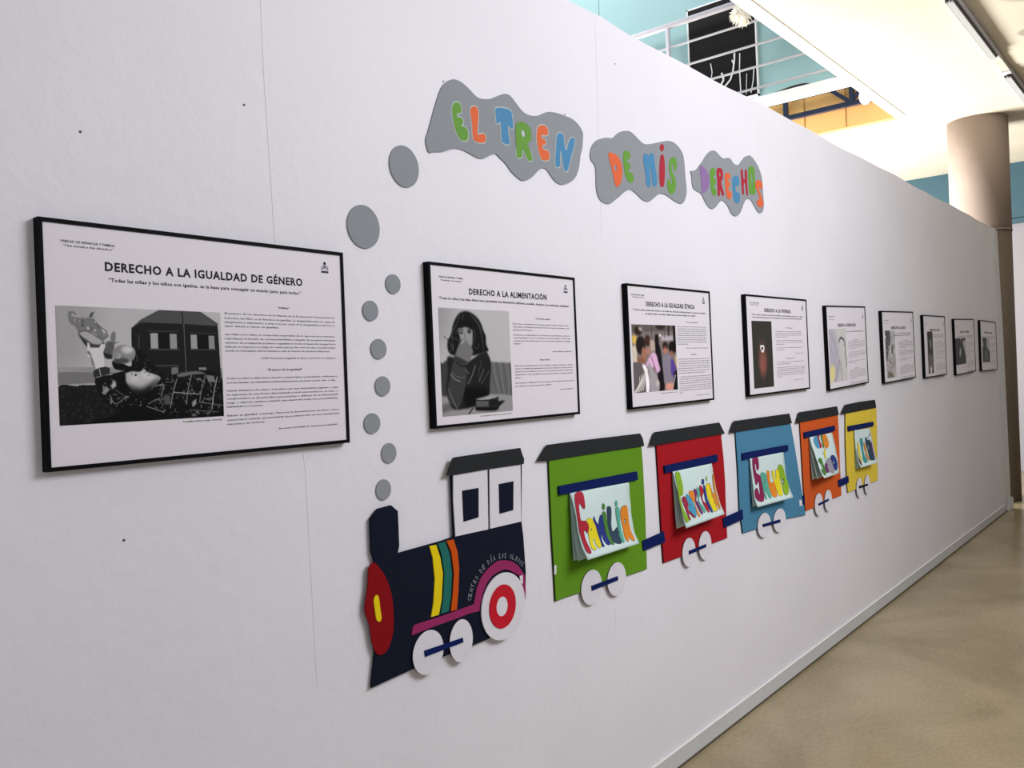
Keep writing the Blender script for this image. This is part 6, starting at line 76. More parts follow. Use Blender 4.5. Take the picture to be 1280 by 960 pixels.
def marble(m):
    nt=m.node_tree; b=nt.nodes['Principled BSDF']; g=nt.nodes.new('ShaderNodeNewGeometry')
    n=nt.nodes.new('ShaderNodeTexNoise'); n.inputs['Scale'].default_value=1.4; n.inputs['Detail'].default_value=6; n.inputs['Distortion'].default_value=.8
    n2=nt.nodes.new('ShaderNodeTexNoise'); n2.inputs['Scale'].default_value=45; n2.inputs['Detail'].default_value=3
    nt.links.new(g.outputs['Position'],n.inputs['Vector']); nt.links.new(g.outputs['Position'],n2.inputs['Vector'])
    r=nt.nodes.new('ShaderNodeValToRGB'); e=r.color_ramp.elements
    e[0].position=.32; e[0].color=(.265,.212,.122,1); e[1].position=.68; e[1].color=(.385,.318,.195,1)
    k=r.color_ramp.elements.new(.5); k.color=(.325,.265,.155,1)
    nt.links.new(n.outputs[0],r.inputs[0])
    mx=nt.nodes.new('ShaderNodeMix'); mx.data_type='RGBA'; mx.blend_type='OVERLAY'; mx.inputs[0].default_value=.22
    nt.links.new(r.outputs[0],mx.inputs[6]); nt.links.new(n2.outputs[0],mx.inputs[7]); nt.links.new(mx.outputs[2],b.inputs['Base Color'])
marble(M_floor)
M_skirt=mat('skirting_white',(.79,.80,.80),.4,.2,30,.06,3)
M_col=mat('column_taupe',(.62,.56,.52),.75,.5,16,.12,2.5,spec=.2,bdist=.004)
M_col2=mat('column_casing_brown',(.45,.405,.36),.7,.3,16,.1,2.5,spec=.2)
M_teal=mat('teal_paint',(.60,.74,.74),.6,.2,20,.06,1,spec=.3)
M_teal2=mat('deep_teal_paint',(.23,.345,.395),.6,.2,20,.06,1,spec=.3)
M_grey=mat('far_wall_grey',(.56,.55,.58),.7,.2,10,.06,1)
M_yel=mat('ochre_paint',(.90,.68,.42),.6,.2,20,.05,1)
M_black=mat('black_frame',(.018,.021,.034),.6,.1,60,spec=.08)
M_paper=mat('poster_paper',(.88,.865,.885),.45,.03,80,spec=.35)
M_ink=mat('black_ink',(.07,.07,.085),.6,.02,80,spec=.2)
M_ink2=mat('grey_ink',(.30,.29,.32),.6,.02,80,spec=.2)
M_blueink=mat('navy_ink',(.08,.09,.25),.6,.02,80,spec=.2)
M_rail=mat('grey_painted_steel',(.80,.79,.81),.35,.05,50,spec=.5)
M_steel=mat('navy_painted_steel',(.10,.12,.22),.4,.05,50)
M_white=mat('white_paint',(.92,.92,.91),.5,.05,40)
M_tube=mat('lamp_diffuser',(.72,.73,.73),.3,.02,40)
M_dark=mat('dark_gasket',(.16,.14,.12),.5,.02,40)
M_foam=mat('grey_foam',(.555,.575,.59),.85,.25,90,.03,5,spec=.15,bdist=.0008)
PAL=dict(green=(.38,.59,.20),orange=(.85,.39,.21),blue=(.27,.52,.68),red=(.66,.12,.20),purple=(.54,.42,.62),yellow=(.88,.82,.12),
 navy=(.13,.20,.50),green2=(.27,.50,.20),slate=(.16,.25,.33),mint=(.33,.66,.57),orange2=(.86,.52,.14),lime=(.52,.68,.14),wine=(.60,.14,.24),sky=(.28,.60,.74),
 plum=(.44,.18,.42),ochre=(.78,.52,.20),maroon=(.52,.12,.30),grey=(.60,.58,.62),brown=(.36,.20,.24),teal=(.20,.58,.58))
def felt(n,c): return mat('felt_'+n,c,.9,.35,160,.05,7,spec=.1,bdist=.0008)
def paint(n): return mat('paint_'+n,PAL[n],.65,.05,80,.04,20,spec=.25)
F_navy=felt('dark_navy',(.075,.095,.16)); F_red=felt('deep_red',(.52,.06,.09)); F_roof=felt('charcoal',(.165,.175,.18)); F_white=felt('white',(.86,.855,.875))
F_blue=felt('royal_blue',(.055,.12,.34)); F_mag=felt('magenta',(.58,.18,.38)); F_ring=felt('crimson',(.76,.12,.18))
F_edge=mat('brown_card_edge',(.33,.24,.22),.8)
M_sheet=mat('card_paper',(.79,.87,.86),.6,.15,25,spec=.3,bdist=.001)
M_bsheet=mat('shaded_card_paper',(.70,.80,.80),.6,.15,25,spec=.3,bdist=.001)  # same card, tinted darker for the shade behind the front sheet
M_line=mat('marker_line',(.12,.12,.16),.7)
M_halo=mat('pale_outline',(.70,.75,.74),.8)
# ---------------------------------------------------------------- helpers
def obj(name,bm,m,parent=None,origin=None,label=None,cat=None,group=None,kind=None,smooth=False):
    if origin is None: origin=tuple(parent.matrix_world.translation) if parent else (0,0,0)
    origin=Vector(origin)
    bmesh.ops.translate(bm,verts=bm.verts,vec=-origin)
    me=bpy.data.meshes.new(name); bm.to_mesh(me); bm.free()
    for mm in (m if isinstance(m,(list,tuple)) else [m]): me.materials.append(mm)
    if smooth:
        for f in me.polygons: f.use_smooth=True
    o=bpy.data.objects.new(name,me); COL.objects.link(o)
    if parent: o.parent=parent; o.location=origin-WP[parent.name]
    else: o.location=origin
    WP[o.name]=origin.copy()
    tag(o,label,cat,group,kind); return o
WP={}
def tag(o,label=None,cat=None,group=None,kind=None):
    for k,v in (('label',label),('category',cat),('group',group),('kind',kind)):
        if v: o[k]=v
def thing(name,loc,label,cat,group=None):
    o=bpy.data.objects.new(name,None); COL.objects.link(o); o.location=loc; o.empty_display_size=.1; WP[o.name]=Vector(loc); tag(o,label,cat,group); return o
def part(name,bm,m,parent,label=None,smooth=False,kind=None):
    return obj(name,bm,m,parent,origin=tuple(WP[parent.name]),label=label,smooth=smooth,kind=kind)
def ring(e,n=32): return [(e[0]+e[2]*math.cos(t),e[1]+e[3]*math.sin(t)) for t in (2*math.pi*k/n for k in range(n))]
def flat(bm,outer,holes=(),y=0):
    es=[]
    for lp in [outer]+list(holes):
        vs=[bm.verts.new((q[0],y,q[1])) for q in lp]
        for k in range(len(vs)): es.append(bm.edges.new((vs[k],vs[(k+1)%len(vs)])))
    r=bmesh.ops.triangle_fill(bm,edges=es,use_beauty=True,use_dissolve=False)
    fs=[f for f in r['geom'] if isinstance(f,bmesh.types.BMFace)]
    bmesh.ops.recalc_face_normals(bm,faces=fs)
    if fs and sum(f.normal.y*f.calc_area() for f in fs)>0: bmesh.ops.reverse_faces(bm,faces=fs)
    return fs
def prism(outer,y0,th,holes=(),bm=None,side=0):
    """flat sheet cut to an outline; its front is th nearer the room than y=-y0"""
    bm=bm or bmesh.new()
    flat(bm,outer,holes,-(y0+th))
    for lp in [outer]+list(holes):
        a=[bm.verts.new((q[0],-(y0+th),q[1])) for q in lp]; b=[bm.verts.new((q[0],-y0,q[1])) for q in lp]
        n=len(lp); ar=sum(lp[k][0]*lp[(k+1)%n][1]-lp[(k+1)%n][0]*lp[k][1] for k in range(n))
        for k in range(n):
            j=(k+1)%n; v=(a[k],b[k],b[j],a[j]) if (ar>0)==(lp is outer) else (a[j],b[j],b[k],a[k])
            f=bm.faces.new(v); f.material_index=side
    return bm
def offset(lp,d):
    n=len(lp); ar=sum(lp[k][0]*lp[(k+1)%n][1]-lp[(k+1)%n][0]*lp[k][1] for k in range(n)); s=1 if ar>0 else -1; o=[]
    for k in range(n):
        a,b=lp[k-1],lp[(k+1)%n]; tx,tz=b[0]-a[0],b[1]-a[1]; L=math.hypot(tx,tz) or 1
        o.append((lp[k][0]+s*d*tz/L,lp[k][1]-s*d*tx/L))
    return o
def box(bm,x0,x1,y0,y1,z0,z1):
    r=bmesh.ops.create_cube(bm,size=1); vs=r['verts']
    for v in vs: v.co=Vector((x0 if v.co.x<0 else x1,y0 if v.co.y<0 else y1,z0 if v.co.z<0 else z1))
    return vs
def B(x0,x1,y0,y1,z0,z1,bev=0):
    bm=bmesh.new(); box(bm,x0,x1,y0,y1,z0,z1)
    if bev: bmesh.ops.bevel(bm,geom=bm.edges[:],offset=bev,segments=2,affect='EDGES')
    return bm
def tube(p,q,r,bm=None,n=12):
    bm=bm or bmesh.new(); p,q=Vector(p),Vector(q); d=q-p
    m=Matrix.Translation((p+q)/2)@d.to_track_quat('Z','Y').to_matrix().to_4x4()
    bmesh.ops.create_cone(bm,segments=n,radius1=r,radius2=r,depth=d.length,cap_ends=True,matrix=m); return bm
def bar(p,q,w,bm=None):
    bm=bm or bmesh.new(); p,q=Vector(p),Vector(q); d=q-p
    m=Matrix.Translation((p+q)/2)@d.to_track_quat('Z','Y').to_matrix().to_4x4()@Matrix.Diagonal((w,w,d.length,1))
    bmesh.ops.create_cube(bm,size=1,matrix=m); return bm
# ---------------------------------------------------------------- the setting
def st(name,bm,m,label=None): return obj(name,bm,m,kind='structure',label=label)
st('floor',B(-5,14.2,-7,7.5,-.1,0),M_floor,'polished beige marble floor with cloudy pattern')
# partition: the long white wall, top 3.04 m, with a slightly uneven plaster top edge
bm=bmesh.new(); n=90; TOP=3.045
def EX(z): return float(np.interp(z,[0,.67,1.33,2.07,2.59,3.06],[10.652,10.635,10.60,10.557,10.50,10.444]))
xs=[-4+ (14.24)*k/n for k in range(n+1)]
def top(x): return TOP+.004*math.sin(x*3.1)+.003*math.sin(x*7.7)+(.012*math.exp(-((x-2.77)/.05)**2))
for k in range(n):
    a,b=xs[k],xs[k+1]
    for y_,s_ in ((0,1),(.14,-1)):
        vs=[bm.verts.new(c) for c in ((a,y_,0),(b,y_,0),(b,y_,top(b)),(a,y_,top(a)))]
        bm.faces.new(vs if s_>0 else vs[::-1])
    bm.faces.new([bm.verts.new(c) for c in ((a,0,top(a)),(b,0,top(b)),(b,.14,top(b)),(a,.14,top(a)))])
zs=[TOP*k/14 for k in range(15)]
for z0,z1 in zip(zs,zs[1:]):
    for y_,s_ in ((0,1),(.14,-1)):
        vs=[bm.verts.new(c) for c in ((10.24,y_,z0),(EX(z0),y_,z0),(EX(z1),y_,z1),(10.24,y_,z1))]
        bm.faces.new(vs if s_>0 else vs[::-1])
    bm.faces.new([bm.verts.new(c) for c in ((EX(z0),0,z0),(EX(z0),.14,z0),(EX(z1),.14,z1),(EX(z1),0,z1))])
bm.faces.new([bm.verts.new(c) for c in ((10.24,0,TOP),(EX(TOP),0,TOP),(EX(TOP),.14,TOP),(10.24,.14,TOP))])
wl=st('wall_left',bm,M_wall,'long white plastered partition wall that stops short of the ceiling')
for pts in ([(1.257,3.0),(1.258,2.44),(1.268,2.04),(1.30,1.75),(1.329,1.46),(1.335,.9)],[(4.27,3.04),(4.262,2.9),(4.24,2.745),(4.235,2.0)],[(2.76,3.03),(2.74,2.2)],[(2.727,.78),(2.728,.69)],[(5.82,3.03),(5.83,2.6)]):
    bm=bmesh.new()
    for a,b in zip(pts,pts[1:]): tube((a[0],.0005,a[1]),(b[0],.0005,b[1]),.0016,bm,6)
    part('plaster_seam',bm,M_wall,wl)
for (x,z) in ((1.901,2.59),(2.533,2.622),(1.197,2.365),(2.89,2.896),(4.486,2.70),(.805,2.224),(.856,1.369)):
    part('nail_hole',tube((x,.001,z),(x,-.0008,z),.0028),M_ink2,wl)
bm=bmesh.new()
box(bm,-4,10.62,-.007,0,0.014,.083)
st('trim_9',B(-4,10.60,-.004,.001,0,.0145),mat('floor_gap_shade',(.34,.31,.25),.8),'dark strip painted as the shaded gap along the floor')  # dark strip painting in the shadow line under the skirting
st('baseboard_left',bm,M_skirt,'low white skirting along the partition foot')
st('trim_1',B(-4,10.60,-.0105,-.001,.083,.0895,.002),M_white,'thin pale ridge along the top of the skirting')
bm=prism([(10.33,.09),(10.255,.6),(10.25,1.3),(10.26,3.03),(EX(3.03)-.004,3.03),(EX(2)-.004,2),(EX(1)-.004,1),(EX(.09)-.004,.09)],.0,.012)
st('trim_2',bm,M_skirt,'pale added board for the lit strip at the far end of the partition')  # added board; imitates the lit strip on the wall end
st('trim_3',B(10.47,10.67,-.035,0,0,.13,.006),M_skirt,'small pale plinth block at the far end of the partition')
# ceiling = underside of the upper floor, with two openings above y=.935
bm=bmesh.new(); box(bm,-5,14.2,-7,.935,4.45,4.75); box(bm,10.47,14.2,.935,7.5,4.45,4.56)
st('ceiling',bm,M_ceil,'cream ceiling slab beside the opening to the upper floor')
st('trim_4',B(-5,10.36,.84,.95,4.442,4.46),M_white,'white edge strip of the ceiling opening')
st('trim_5',B(8.72,8.86,.96,7.5,4.45,4.535),M_white,'white edge beam of the upper landing')
# far wall
st('wall_far',B(14.19,14.4,-7,7.5,0,4.45),M_grey,'light grey far wall below a deep teal band')
st('trim_6',B(14.14,14.19,-7,7.5,3.66,4.45),M_teal2,'deep teal painted band under the ceiling')
st('trim_7',B(14.12,14.19,-7,7.5,3.58,3.65,.006),M_teal2,'teal moulding below the teal band')
st('wall_right',B(1.0,14.2,-7.0,-6.9,0,4.45),M_grey)
# upper walls seen through the openings
tw=st('wall_upper',B(8.94,9.02,.96,3.955,4.535,8.5),M_teal,'teal painted wall of the upper landing')
st('wall_upper_2',B(8.945,9.02,3.965,7.5,4.535,8.5),M_teal,'teal painted wall panel left of a fine vertical joint')
bm=bmesh.new()
yw=st('wall_ochre',B(10.37,10.46,.935,7.5,4.452,4.91),M_yel,'ochre painted wall behind the navy truss')
for y in (1.99,1.50,2.6,3.2):
    part('joint',B(10.366,10.372,y-.004,y+.004,4.46,4.905),mat('ochre_joint',(.62,.45,.22),.7),yw)
bm=bmesh.new()
k=0; y=.94
while y<7.4:
    vs=[bm.verts.new(c) for c in ((10.40,y,4.91),(10.40,y+.02,4.91),(10.40,y+.02,7.0),(10.40,y,7.0))]; bm.faces.new(vs)
    vs=[bm.verts.new(c) for c in ((10.425,y+.02,4.91),(10.425,y+.04,4.91),(10.425,y+.04,7.0),(10.425,y+.02,7.0))]; bm.faces.new(vs)
    bm.faces.new([bm.verts.new(c) for c in ((10.40,y+.02,4.91),(10.425,y+.02,4.91),(10.425,y+.02,7.0),(10.40,y+.02,7.0))])
    bm.faces.new([bm.verts.new(c) for c in ((10.425,y+.04,4.91),(10.40,y+.04,4.91),(10.40,y+.04,7.0),(10.425,y+.04,7.0))])
    y+=.04
st('wall_corrugated',bm,mat('corrugated_sheet',(.80,.76,.66),.5),'pale corrugated cladding above the ochre wall')
# ---------------------------------------------------------------- column
t=thing('column',(11.3,.30,0),'thick round taupe concrete column behind the far end of the partition','column')
bm=bmesh.new(); bmesh.ops.create_cone(bm,segments=64,radius1=.318,radius2=.318,depth=1.31,cap_ends=True,matrix=Matrix.Translation((11.3,.30,3.795)))
part('shaft',bm,M_col,t,smooth=False)
bm=bmesh.new(); bmesh.ops.create_cone(bm,segments=64,radius1=.314,radius2=.314,depth=3.13,cap_ends=True,matrix=Matrix.Translation((11.3,.30,1.565)))
part('casing',bm,M_col2,t,'darker brown lower casing')
for r,z0,z1,nm in ((.323,3.125,3.142,'collar'),):
    bm=bmesh.new(); bmesh.ops.create_cone(bm,segments=64,radius1=r,radius2=r,depth=z1-z0,cap_ends=True,matrix=Matrix.Translation((11.3,.30,(z0+z1)/2))); part(nm,bm,M_col,t)
for o in t.children:
    for f in o.data.polygons: f.use_smooth=abs(f.normal.z)<.5
# ---------------------------------------------------------------- upper landing
t=thing('balcony_railing',(8.76,.96,4.535),'grey tubular steel railing on the upper landing above the partition','railing')
part('top_rail',tube((8.76,.9,5.60),(8.76,7,5.60),.034,n=16),M_rail,t,smooth=True)
for y in (2.93,4.95): part('post',tube((8.76,y,4.535),(8.76,y,5.59),.027,n=16),M_rail,t,smooth=True)
for z in (5.353,5.104,4.870,4.644): part('rail_bar',tube((8.76,.96,z),(8.76,7,z),.0125,n=10),M_rail,t,smooth=True)
t=thing('framed_picture',(8.935,2.35,4.63),'large black picture with a white line figure on the teal wall','picture')
part('picture_panel',B(8.912,8.938,1.955,2.745,4.63,5.76),mat('black_print',(.045,.04,.04),.6,spec=.15),t)
bm=bmesh.new()
for a in ((1.94,1.956,4.615,5.775),(2.744,2.76,4.615,5.775)): box(bm,8.905,8.938,*a)
for a in ((1.94,2.76,4.615,4.631),(1.94,2.76,5.759,5.775)): box(bm,8.905,8.938,*a)
part('frame',bm,M_white,t,'thin white frame')
def pix(pts,wd,bm):     # strokes on the picture, (y,z) points
    for a,b in zip(pts,pts[1:]): bar((8.911,a[0],a[1]),(8.911,b[0],b[1]),wd,bm)
for pts,wd in ([((2.66,4.98),(2.62,4.88),(2.60,4.80)),.012],[((2.49,5.10),(2.475,5.0),(2.50,4.87)),.012],[((2.20,5.14),(2.205,5.06),(2.225,4.95),(2.26,4.86),(2.33,4.80)),.022],[((2.235,5.07),(2.215,5.02)),.014],
  [((2.36,4.96),(2.34,4.88),(2.38,4.82)),.026],[((2.14,5.12),(2.15,4.95),(2.145,4.66)),.013],[((2.07,4.88),(2.085,4.66)),.007],[((1.985,4.92),(2.0,4.78),(2.03,4.66)),.012],[((2.33,4.80),(2.31,4.70),(2.33,4.64)),.03],[((2.43,4.76),(2.33,4.74)),.03]):
    bm=bmesh.new(); pix(pts,wd*.75,bm); part('white_stroke',bm,M_white,t)
# paper pompom
t=thing('paper_pompom',(8.56,1.95,5.28),'white fluffy ball hanging in front of the black picture','decoration')
bm=bmesh.new()
bmesh.ops.create_icosphere(bm,subdivisions=3,radius=.09,matrix=Matrix.Translation((8.56,1.95,5.40)))
for _ in range(260):
    d=Vector(rng.normal(size=3)).normalized(); c=Vector((8.56,1.95,5.40)); L=.11+rng.rand()*.03
    s=d.orthogonal().normalized()*.012; q=d.cross(s)
    vs=[bm.verts.new(c+d*.075+s),bm.verts.new(c+d*.075-s*.5+q),bm.verts.new(c+d*.075-s*.5-q),bm.verts.new(c+d*L-Vector((0,0,.03)))]
    for f in ((0,1,3),(1,2,3),(2,0,3)): bm.faces.new([vs[i] for i in f])
part('fringe',bm,mat('cream_paper',(.93,.91,.86),.8),t)
part('cord',tube((8.56,1.95,5.50),(8.56,1.95,8.4),.003,n=6),M_white,t)
# cables on the landing edge
t=thing('cable_bundle',(8.80,1.4,4.535),'dark cable humps lying on the landing edge under the railing','cable')
for (y0,y1,h) in ((1.33,1.86,.045),(.97,1.20,.03)):
    pts=[(8.83,y0+(y1-y0)*k/12,4.54+h*math.sin(math.pi*(k/12)**.6)) for k in range(13)]
    bm=bmesh.new()
    for a,b in zip(pts,pts[1:]): tube(a,b,.012,bm,8)
    part('cable',bm,M_dark,t)
# navy steel truss
t=thing('roof_truss',(10.3,1.8,4.66),'navy painted steel truss in front of the ochre wall','truss')
part('bottom_chord',bar((10.3,.96,4.70),(10.3,6,4.70),.055),M_steel,t)
part('top_chord',bar((10.3,.96,5.25),(10.3,6,5.25),.055),M_steel,t)
for y in (1.40,2.19,3.0): part('post',bar((10.3,y,4.70),(10.3,y,5.25),.05),M_steel,t)
part('diagonal',bar((10.3,1.42,4.72),(10.3,1.80,5.05),.045),M_steel,t); part('diagonal',bar((10.3,1.42,4.72),(10.3,1.05,5.05),.045),M_steel,t)
# white hanging lamp
t=thing('pendant_lamp',(9.8,1.10,4.50),'small white rounded pendant lamp beside the ceiling opening','lamp')
bm=bmesh.new(); bmesh.ops.create_uvsphere(bm,u_segments=20,v_segments=12,radius=.085,matrix=Matrix.Translation((9.8,1.10,4.60))@Matrix.Diagonal((.8,.8,1.1,1))); part('shade',bm,mat('lamp_opal',(.80,.84,.90),.3),t,smooth=True)
part('rod',tube((9.8,1.10,4.68),(9.8,1.10,5.6),.008,n=8),M_white,t)
# ---------------------------------------------------------------- ceiling lamps
def tlamp(x0,x1,label):
    t=thing('fluorescent_lamp',((x0+x1)/2,-.31,4.45),label,'lamp','fluorescent lamps in a row on the ceiling')
    part('housing',B(x0,x1,-.352,-.272,4.40,4.45,.004),M_rail,t)
    a,b=x0+.10,x1-.10
    bm=bmesh.new(); box(bm,a,b,-.346,-.278,4.385,4.401); bmesh.ops.bevel(bm,geom=[e for e in bm.edges if abs((e.verts[0].co-e.verts[1].co).z)>.01],offset=.03,segments=4,affect='EDGES'); part('gasket',bm,M_dark,t,'dark rim of the diffuser')
    bm=bmesh.new(); box(bm,a+.012,b-.012,-.335,-.289,4.370,4.386); bmesh.ops.bevel(bm,geom=[e for e in bm.edges if abs((e.verts[0].co-e.verts[1].co).z)>.01],offset=.02,segments=4,affect='EDGES'); part('diffuser',bm,M_tube,t)
tlamp(7.05,8.96,'nearer unlit fluorescent lamp on the ceiling at the top right corner')
tlamp(9.40,11.3,'farther unlit fluorescent lamp on the ceiling above the column')
st('trim_8',B(8.96,9.40,-.345,-.279,4.41,4.45),M_ceil,'short channel joining the two ceiling lamps')
# ---------------------------------------------------------------- smoke puffs and clouds
PL=['large grey disc nearest the first cloud, upper right of the pair','largest grey disc, lower left of the two big ones','small grey disc right under the two big discs, topmost of the small ones','second small grey disc from the top, set to the left','third small grey disc from the top','fourth small grey disc from the top','fifth small grey disc from the top, set to the left','sixth small grey disc from the top, set to the right','lowest small grey disc, just above the locomotive chimney']
for e,l in zip(PUFFS,PL):
    obj('smoke_puff',prism(ring(e,48),.0005,.0035),M_foam,origin=(e[0],0,e[1]-e[3]),label=l,cat='smoke puff',group='grey smoke discs above the locomotive')
CL=['largest grey cloud sign with the words EL TREN','middle grey cloud sign with the words DE MIS','rightmost grey cloud sign with the word DERECHOS']
cn=dict(green='green',orange='orange',blue='blue',red='dark red',purple='purple')
for c,l in zip(CLOUDS,CL):
    o=c['o']; cx=sum(q[0] for q in o)/len(o); cz=min(q[1] for q in o)
    t=thing('cloud_sign',(cx,0,cz),l,'sign','grey cloud signs with the title')
    part('cloud_panel',prism(o,.0005,.0035),M_foam,t)
    for ch,col,lp,hs in c['L']:
        hl=[ring(h,16) for h in hs]
        nm='letter' if len(ch)==1 else 'letter_dot'
        lo=part(nm,prism(lp,.004,.0012,hl),paint(col),t,cn[col]+(' letter '+ch if len(ch)==1 else ' dot of the letter I'))
        if l.startswith('largest'):
            part('letter_outline',prism(offset(lp,.0035),.004,.0006,[ring([h[0],h[1],h[2]*.75,h[3]*.85],16) for h in hs]),M_halo,lo)
# ---------------------------------------------------------------- text
def text_bm(s,x0,x1,zc,cap,weight,place,bm,y,res=1):
    cu=bpy.data.curves.new('t','FONT'); cu.body=s; cu.size=1; cu.resolution_u=res; cu.offset=(.012,.014,.028,.034)[weight]; cu.space_character=(1.05,1.06,1.12,1.14)[weight]
    ob=bpy.data.objects.new('t',cu); COL.objects.link(ob); dg=bpy.context.evaluated_depsgraph_get(); me=ob.evaluated_get(dg).to_mesh()
    n=len(me.vertices); co=np.empty(n*3); me.vertices.foreach_get('co',co); co=co.reshape(-1,3)
    polys=[list(p.vertices) for p in me.polygons]
    ob.evaluated_get(dg).to_mesh_clear(); bpy.data.objects.remove(ob); bpy.data.curves.remove(cu)
    if not n: return
    mn,mx=co[:,0].min(),co[:,0].max(); sx=(x1-x0)/(mx-mn); sz=cap/.72
    vs=[]
    for x,z,_ in co: 
        X,Z=place(x0+(x-mn)*sx,zc+cap/2-z*sz); vs.append(bm.verts.new((X,y,Z)))
    for p in polys:
        try: bm.faces.new([vs[i] for i in p])
        except ValueError: pass
# ---------------------------------------------------------------- printed photographs: small painted colour grids
def noise(w,h,s):
    a=rng.rand(h//s+2,w//s+2); ys=np.arange(h)/s; xs=np.arange(w)/s; i=ys.astype(int); j=xs.astype(int); fy=(ys-i)[:,None]; fx=(xs-j)[None]
    return a[i][:,j]*(1-fy)*(1-fx)+a[i+1][:,j]*fy*(1-fx)+a[i][:,j+1]*(1-fy)*fx+a[i+1][:,j+1]*fy*fx
def blur(m,r):
    r=int(round(r))
    if r<1: return m
    for ax in (0,1):
        for _ in range(2):
            p=np.pad(m,[(r+1,r) if a==ax else (0,0) for a in (0,1)],mode='edge'); c=np.cumsum(p,ax)
            m=(np.take(c,range(2*r+1,c.shape[ax]),ax)-np.take(c,range(0,c.shape[ax]-2*r-1),ax))/(2*r+1)
    return m
def curvy(P,closed=True):
    P=[tuple(q) for q in P]; n=len(P); out=[]
    if n<3: return P
    for i in range(n if closed else n-1):
        a,b,c,d=(P[i-1],P[i],P[(i+1)%n],P[(i+2)%n]) if closed else (P[max(i-1,0)],P[i],P[i+1],P[min(i+2,n-1)])
        for t in (0,.25,.5,.75): out.append(tuple(.5*(2*b[k]+(c[k]-a[k])*t+(2*a[k]-5*b[k]+4*c[k]-d[k])*t*t+(-a[k]+3*b[k]-3*c[k]+d[k])*t**3) for k in (0,1)))
    if not closed: out.append(P[-1])
    return out
def fillmask(P,W,H):
    X,Y=np.meshgrid((np.arange(W*2)+.5)/(W*2),(np.arange(H*2)+.5)/(H*2)); P=np.array(P)/1000.
    m=np.zeros(X.shape,bool)
    for (x0,y0),(x1,y1) in zip(P,np.roll(P,-1,0)):
        if y0==y1: continue
        c=((y0>Y)!=(y1>Y))&(X<(x1-x0)*(Y-y0)/(y1-y0)+x0); m^=c
    return m.reshape(H,2,W,2).mean((1,3))
def linemask(P,wd,W,H,asp):
    X,Y=np.meshgrid((np.arange(W)+.5)/W,(np.arange(H)+.5)/H); Y=Y/asp; d=np.full(X.shape,9.)
    P=[(a/1000.,b/1000./asp) for a,b in P]
    for (x0,y0),(x1,y1) in zip(P,P[1:]):
        L=(x1-x0)**2+(y1-y0)**2+1e-9; t=np.clip(((X-x0)*(x1-x0)+(Y-y0)*(y1-y0))/L,0,1); d=np.minimum(d,np.hypot(X-x0-t*(x1-x0),Y-y0-t*(y1-y0)))
    return np.clip((wd/1000./2-d)*W+.5,0,1)
def painting(ops,W,H,asp,k,lw):
    im=np.zeros((H,W,3))+.5
    def over(m,c): 
        c=np.array(c if isinstance(c,(list,tuple)) else [c]*3); im[:]=im*(1-m[...,None])+c*m[...,None]
    for q in ops:
        if q[0]=='p': over(blur(fillmask(curvy(q[1]) if q[3]>=2 and len(q[1])>4 else q[1],W,H),q[3]*k),q[2])
        elif q[0]=='e':
            c,rx,ry=q[1],q[2],q[3]; over(blur(fillmask([(c[0]+rx*math.cos(t),c[1]+ry*math.sin(t)) for t in np.arange(20)*.31416],W,H),q[5]*k if len(q)>5 else 0),q[4])
        elif q[0]=='l': over(linemask(curvy(q[1],False),q[2]*lw,W,H,asp),q[3])
        elif q[0]=='s':
            m=fillmask(q[1],W,H); n=noise(W,H,6 if W>250 else 3)*.55+noise(W,H,3 if W>250 else 2)*.45; th=.66-min(q[3],400)/4000.; over(m*np.clip((n-th)*6,0,1)*.8,q[2])
    im*=1+.05*(rng.rand(H,W,1)-.5)
    return np.clip(im,0,1)
M_photo=bpy.data.materials.new('printed_photo'); M_photo.use_nodes=True
_n=M_photo.node_tree; _a=_n.nodes.new('ShaderNodeVertexColor'); _a.layer_name='Col'; _n.links.new(_a.outputs[0],_n.nodes['Principled BSDF'].inputs['Base Color']); _n.nodes['Principled BSDF'].inputs['Roughness'].default_value=.5; _n.nodes['Principled BSDF'].inputs['Specular IOR Level'].default_value=.12
def photo(parent,place,y,rect,ops,W,k,lw):
    u0,v0,u1,v1=rect; asp=(u1-u0)/(v1-v0); H=int(W/asp); im=np.clip((painting(ops,W,H,asp,k,lw)-.05)*1.28,.012,1); im=im**2.2
    vs=[(*(lambda p:(p[0],y,p[1]))(place(u0+(u1-u0)*i/(W-1),v0+(v1-v0)*j/(H-1))),) for j in range(H) for i in range(W)]
    o=WP[parent.name]; vs=[(a-o[0],b-o[1],c-o[2]) for a,b,c in vs]
    fs=[(j*W+i,(j+1)*W+i,(j+1)*W+i+1,j*W+i+1) for j in range(H-1) for i in range(W-1)]
    me=bpy.data.meshes.new('photo_print'); me.from_pydata(vs,[],fs); ca=me.color_attributes.new('Col','FLOAT_COLOR','POINT')
    ca.data.foreach_set('color',np.concatenate([im,np.ones((H,W,1))],2).reshape(-1).astype(np.float32)); me.materials.append(M_photo)
    ob=bpy.data.objects.new('photo_print',me); COL.objects.link(ob); ob.parent=parent; WP[ob.name]=o.copy(); return ob
